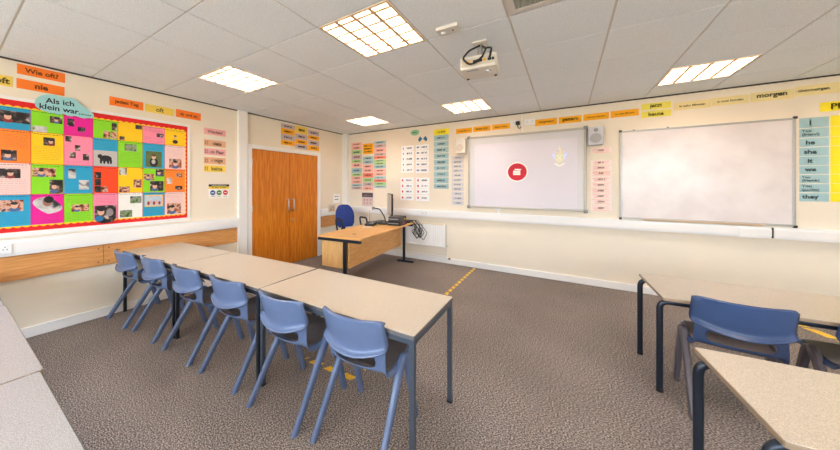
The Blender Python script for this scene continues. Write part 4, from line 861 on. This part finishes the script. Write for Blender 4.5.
for yy in (.03, DL-.03):
    lg = obj('desk_leg', BX((DW-.285, DW-.245, yy-.02, yy+.02, .03, DZ-.065)) if yy < 1 else BX((DW-.19, DW-.15, yy-.02, yy+.02, .03, DZ-.065)), dframe_m, t, bevel=.003)
    obj('desk_foot', BX((DW-.30 if yy > 1 else .02, DW+.02 if yy > 1 else DW-.03, yy-.025, yy+.025, 0, .035)), dframe_m, lg, bevel=.004)
bm = bmesh.new(); lathe(bm, [(.03, DZ-.001), (.03, DZ+.002), (.022, DZ+.003)], (.42, .28, 0), n=20); obj('cable_port', bm, mat('port_brown', (150,110,66), .6), t)
def dk_pt(x, y, z=0):
    c, s = math.cos(R(DR)), math.sin(R(DR)); return (1.335+x*c-y*s, 2.575+x*s+y*c, DZ+.0015+z)
p = dk_pt(.31, 1.66)
t = thing('computer_monitor', 'flat computer monitor seen edge on at the far end of the desk', 'monitor', p, R(42))
bm = bmesh.new(); prism(bm, rrect(.2, .16, .05), 0, .012); obj('monitor_base', bm, black_m, t, bevel=.003, loc=(0, .0, 0))
obj('monitor_neck', BX((.0, .03, -.025, .025, .012, .2)), black_m, t, bevel=.004)
obj('monitor_case', BX((-.02, .012, -.2, .2, .14, .535)), black_m, t, bevel=.006)
obj('monitor_screen', BX((-.0235, -.0195, -.188, .188, .155, .522)), mat('pale_screen', (200,190,172), .3), t)
obj('monitor_back', BX((.012, .035, -.12, .12, .22, .45)), mat('grey_back', (120,112,104), .5), t, bevel=.012)
p = dk_pt(.31, 1.37)
t = thing('document_camera', 'black document camera with thin folded arm beside the monitor', 'document camera', p, R(20))
obj('camera_base', BX((-.09, .09, -.06, .06, 0, .03)), black_m, t, bevel=.01)
bm = bmesh.new(); tube(bm, bend([(.05, .0, .03), (.02, 0, .14), (-.06, -.02, .27), (-.15, -.04, .285)], .03), .011, 10); obj('camera_arm', bm, black_m, t, smooth=40)
bm = bmesh.new(); lathe(bm, [(.022, 0), (.028, .02), (.026, .05)], (-.17, -.045, .26), n=16); obj('camera_head', bm, grey_m, t, smooth=40)
p = dk_pt(.55, 1.43)
t = thing('media_box', 'black media player stack with a red label by the monitor', 'media player', p, R(5))
obj('case', BX((-.11, .13, -.15, .15, .0, .075)), black_m, t, bevel=.006); obj('case_lid', BX((-.1, .12, -.14, .14, .076, .15)), mat('charcoal', (56,54,56), .45), t, bevel=.006)
obj('red_label', BX((.1301, .132, -.03, .02, .02, .06)), mat('label_red', (210,40,34), .6), t); obj('yellow_plug', BX((.1205, .14, .03, .05, .09, .115)), mat('yellow_jack', (230,180,30)), t)
obj('disc_drawer', BX((-.1, .1, -.156, -.149, .03, .045)), grey_m, t); obj('vent_slot', BX((-.09, .09, -.147, -.139, .1, .12)), grey_m, t)
p = dk_pt(.18, 1.16)
t = thing('desk_telephone', 'dark desk telephone with upright aerial on the desk', 'telephone', p, R(15))
bm = bmesh.new(); rings(bm, [[(-.08, -.1, z0), (.08, -.1, z0), (.08, .1, z1), (-.08, .1, z1)] for z0, z1 in ((0, 0), (.03, .055))]); obj('phone_body', bm, black_m, t, bevel=.006)
bm = bmesh.new(); tube(bm, [(-.05, .07, .04), (-.05, .07, .25)], .004, 8); obj('aerial', bm, grey_m, t, smooth=40)
obj('keypad', BX((-.01, .065, -.07, .06, .034, .046)), grey_m, t)
o = card_obj('F', 0, .16, 0, .1, plastic_m, 'paper_note', th=.002); o.rotation_euler = (0, 0, R(20)); p = dk_pt(.24, .95); o.location = (p[0], p[1], p[2]+.0005); tag(o, 'white paper note lying on the desk near the telephone', 'paper')
o = obj('computer_keyboard', BX((-.07, .07, -.2, .2, 0, .02)), black_m, bevel=.005); p = dk_pt(.085, 1.58); o.location = p; o.rotation_euler = (0, 0, R(5)); tag(o, 'black keyboard lying before the monitor on the desk', 'keyboard')
p = dk_pt(0, 0)
t = thing('cable_bundle', 'tangle of black leads hanging off the far desk end by the radiator', 'cables', (1.9, 4.44, 0))
g = random.Random(3)
for k in range(7):
    x = g.uniform(-.08, .12); lo = g.uniform(.32, .5); q = g.uniform(.05, .16)
    bm = bmesh.new(); tube(bm, bend([(-.22+x*.3, -.05, DZ+.02), (x-.03, .0, DZ+.05), (x+.02, .09, DZ-.05), (x+q, .12, .55), (x+q*.4, .11, lo), (x-.03, .10, lo+.1), (x+.03, .1, .6), (x, .15, .70)], .03, 4), .0055, 6); obj('lead', bm, black_m, t, smooth=60)
o = obj('plug_block', BX((-.06, .1, -.04, .04, DZ+.0005, DZ+.035)), black_m, t, bevel=.005); o.location = (-.16, -.06, 0)
# office chair
t = thing('office_chair', 'blue office chair with black loop arms behind the desk', 'office chair', (.84, 3.93, 0), R(-108))
# local +y is the way the sitter faces
bm = bmesh.new(); prism(bm, rrect(.48, .46, .12), .47, .55); obj('seat_cushion', bm, blue_m, t, bevel=.025, smooth=50, seg=3)
rs = []
for z, w, y in ((.62, .30, -.20), (.68, .40, -.215), (.8, .43, -.225), (.9, .41, -.245), (.98, .34, -.265), (1.03, .24, -.28), (1.045, .12, -.285)):
    rs.append([(w/2*a, y-.03*0+.035*b-.03*(1-abs(a)), z) for a, b in circ(20)])
bm = bmesh.new(); rings(bm, rs); obj('chair_back', bm, blue_m, t, smooth=60)
bm = bmesh.new(); prism(bm, rrect(.07, .04, .01), .40, .7); obj('back_stem', bm, black_m, t, loc=(0, -.285, 0))
for s in (-1, 1):
    bm = bmesh.new(); tube(bm, bend([(s*.2, .05, .46), (s*.29, .05, .47), (s*.27, .13, .70), (s*.27, .1, .80), (s*.27, -.12, .80), (s*.27, -.1, .69), (s*.29, .02, .48)], .04, 5), .016, 10); obj('arm_loop', bm, black_m, t, smooth=50)
bm = bmesh.new(); lathe(bm, [(.11, .47), (.10, .44), (.03, .43), (.028, .2), (.04, .19), (.04, .1), (.05, .09)], n=20); obj('gas_column', bm, black_m, t, smooth=40)
for k in range(5):
    a = 2*math.pi*k/5+.3; c, s = math.cos(a), math.sin(a)
    bm = bmesh.new(); tube(bm, [(c*.03, s*.03, .11), (c*.28, s*.28, .075)], .022, 8); lg = obj('base_arm', bm, black_m, t, smooth=40)
    bm = bmesh.new(); lathe(bm, [(.026, -.022), (.028, -.018), (.028, .018), (.026, .022)], n=16, axis='y'); obj('castor', bm, black_m, lg, loc=(c*.28, s*.28, .028), rot=(0, 0, a), smooth=40)

# ------------------------------------------------------------------ radiator and pipes
t = thing('radiator', 'white panel radiator on the far wall beside the desk', 'radiator', (1.62, YF-.019, 0))
rw, z0, z1 = .80, .30, .72
bm = bmesh.new(); pts = []
n = 22
for i in range(n):
    x0 = .012+(rw-.024)*i/n; p_ = (rw-.024)/n
    pts += [(x0, -.072), (x0+p_*.25, -.079), (x0+p_*.6, -.079), (x0+p_*.85, -.072)]
outline = [(.012, -.066)]+pts+[(rw-.012, -.066)]
prism(bm, outline, z0+.02, z1-.02); obj('front_panel', bm, white_m, t)
obj('side_cover', BX((0, .012, -.08, -.03, z0, z1)), white_m, t, bevel=.004); obj('side_cover', BX((rw-.012, rw, -.08, -.03, z0, z1)), white_m, t, bevel=.004)
bm = BX((.012, rw-.012, -.08, -.074, z1-.02, z1+.002), (.012, rw-.012, -.036, -.03, z1-.02, z1+.002))
for i in range(40): x = .014+(rw-.03)*i/40; box(bm, x, x+.008, -.074, -.036, z1-.008, z1)
obj('top_grille', bm, mat('cream_grille', (236,220,190), .5), t)
obj('lower_edge', BX((.012, rw-.012, -.08, -.03, z0, z0+.02)), white_m, t, bevel=.004)
obj('wall_bracket', BX((.1, .14, -.03, 0, z0+.05, z1-.05)), white_m, t); obj('wall_bracket', BX((rw-.14, rw-.1, -.03, 0, z0+.05, z1-.05)), white_m, t)
bm = bmesh.new(); lathe(bm, [(.012, 0), (.014, .02), (.014, .035), (.01, .05)], (rw, -.055, z0+.03), n=14, axis='x'); obj('valve', bm, chrome_m, t, smooth=40)
bm = bmesh.new(); tube(bm, bend([(rw+.035, -.055, z0+.03), (rw+.035, -.055, .105), (rw+.075, -.055, .105)], .02), .008, 8); pp = obj('feed_pipe', bm, white_m, t, smooth=40)
bm = bmesh.new(); lathe(bm, [(.016, 0), (.016, .03)], (rw+.06, -.055, .105), n=12, axis='x'); obj('copper_joint', bm, copper_m, pp)
bm = bmesh.new(); tube(bm, [(-1.0, -.055, .14), (rw+.03, -.055, .14)], .009, 8); obj('return_pipe', bm, white_m, t, smooth=40)

# ------------------------------------------------------------------ floor tape
def tape(label, p0, p1, wd, dash, gap):
    L = math.dist(p0, p1); t = thing('floor_tape', label, 'floor tape', (p0[0], p0[1], 0), math.atan2(p1[1]-p0[1], p1[0]-p0[0]), 'worn yellow hazard tape on the carpet')
    s = 0
    bm0 = bmesh.new()
    while s < L:
        e = min(s+dash, L); bm = bmesh.new(); prism(bm, [(s, -wd/2), (e, -wd/2), (min(e+wd*.5, L+wd*.5), wd/2), (s+wd*.5, wd/2)], .0005, .0016); obj('tape_stripe', bm, tape_m, t); s += dash+gap
    bm0.free()
    return t
tape('long line of yellow tape running from the far wall past the table end', (2.935, 4.68), (2.935, 1.50), .045, .085, .045)
tape('yellow tape stretch under the two nearest blue grey chairs', (2.95, 1.36), (2.46, 1.345), .05, .10, .06)
tape('yellow tape on the carpet beyond the right hand table', (6.2, 4.62), (6.62, 3.6), .085, .2, .05)

# ------------------------------------------------------------------ daylight, camera, view
wd = bpy.data.worlds.new('sky'); bpy.context.scene.world = wd; wd.use_nodes = True
nt = wd.node_tree; bg = nt.nodes['Background']; bg.inputs['Strength'].default_value = SKY
tc = nt.nodes.new('ShaderNodeTexCoord'); sp = nt.nodes.new('ShaderNodeSeparateXYZ'); nt.links.new(tc.outputs['Generated'], sp.inputs[0])
rp = nt.nodes.new('ShaderNodeValToRGB'); e = rp.color_ramp.elements
e[0].position = 0.0; e[0].color = (.62, .6, .55, 1); e[1].position = .06; e[1].color = (.82, .94, 1.08, 1); x = e.new(.8); x.color = (.64, .82, 1.08, 1)  # lower half added as bright unseen ground, throwing light up to the ceiling
nt.links.new(sp.outputs['Z'], rp.inputs['Fac']); nt.links.new(rp.outputs['Color'], bg.inputs['Color'])
cam = bpy.data.cameras.new('camera'); co = bpy.data.objects.new('camera', cam); C.objects.link(co)
co.location = (4.264, -.301, 1.43); co.rotation_euler = (R(90), 0, .5658)
cam.sensor_fit = 'HORIZONTAL'; cam.sensor_width = 36; cam.lens = 36*286.25/840
cam.shift_x = (420-384.55)/840; cam.shift_y = -(225-185.06)/840; cam.clip_start = .02
sc = bpy.context.scene; sc.camera = co
vs = sc.view_settings; vs.view_transform = 'Standard'; vs.look = 'None'; vs.gamma = 1; vs.use_curve_mapping = False; vs.exposure = EXPO
sc.cycles.max_bounces = 10; sc.cycles.diffuse_bounces = 6
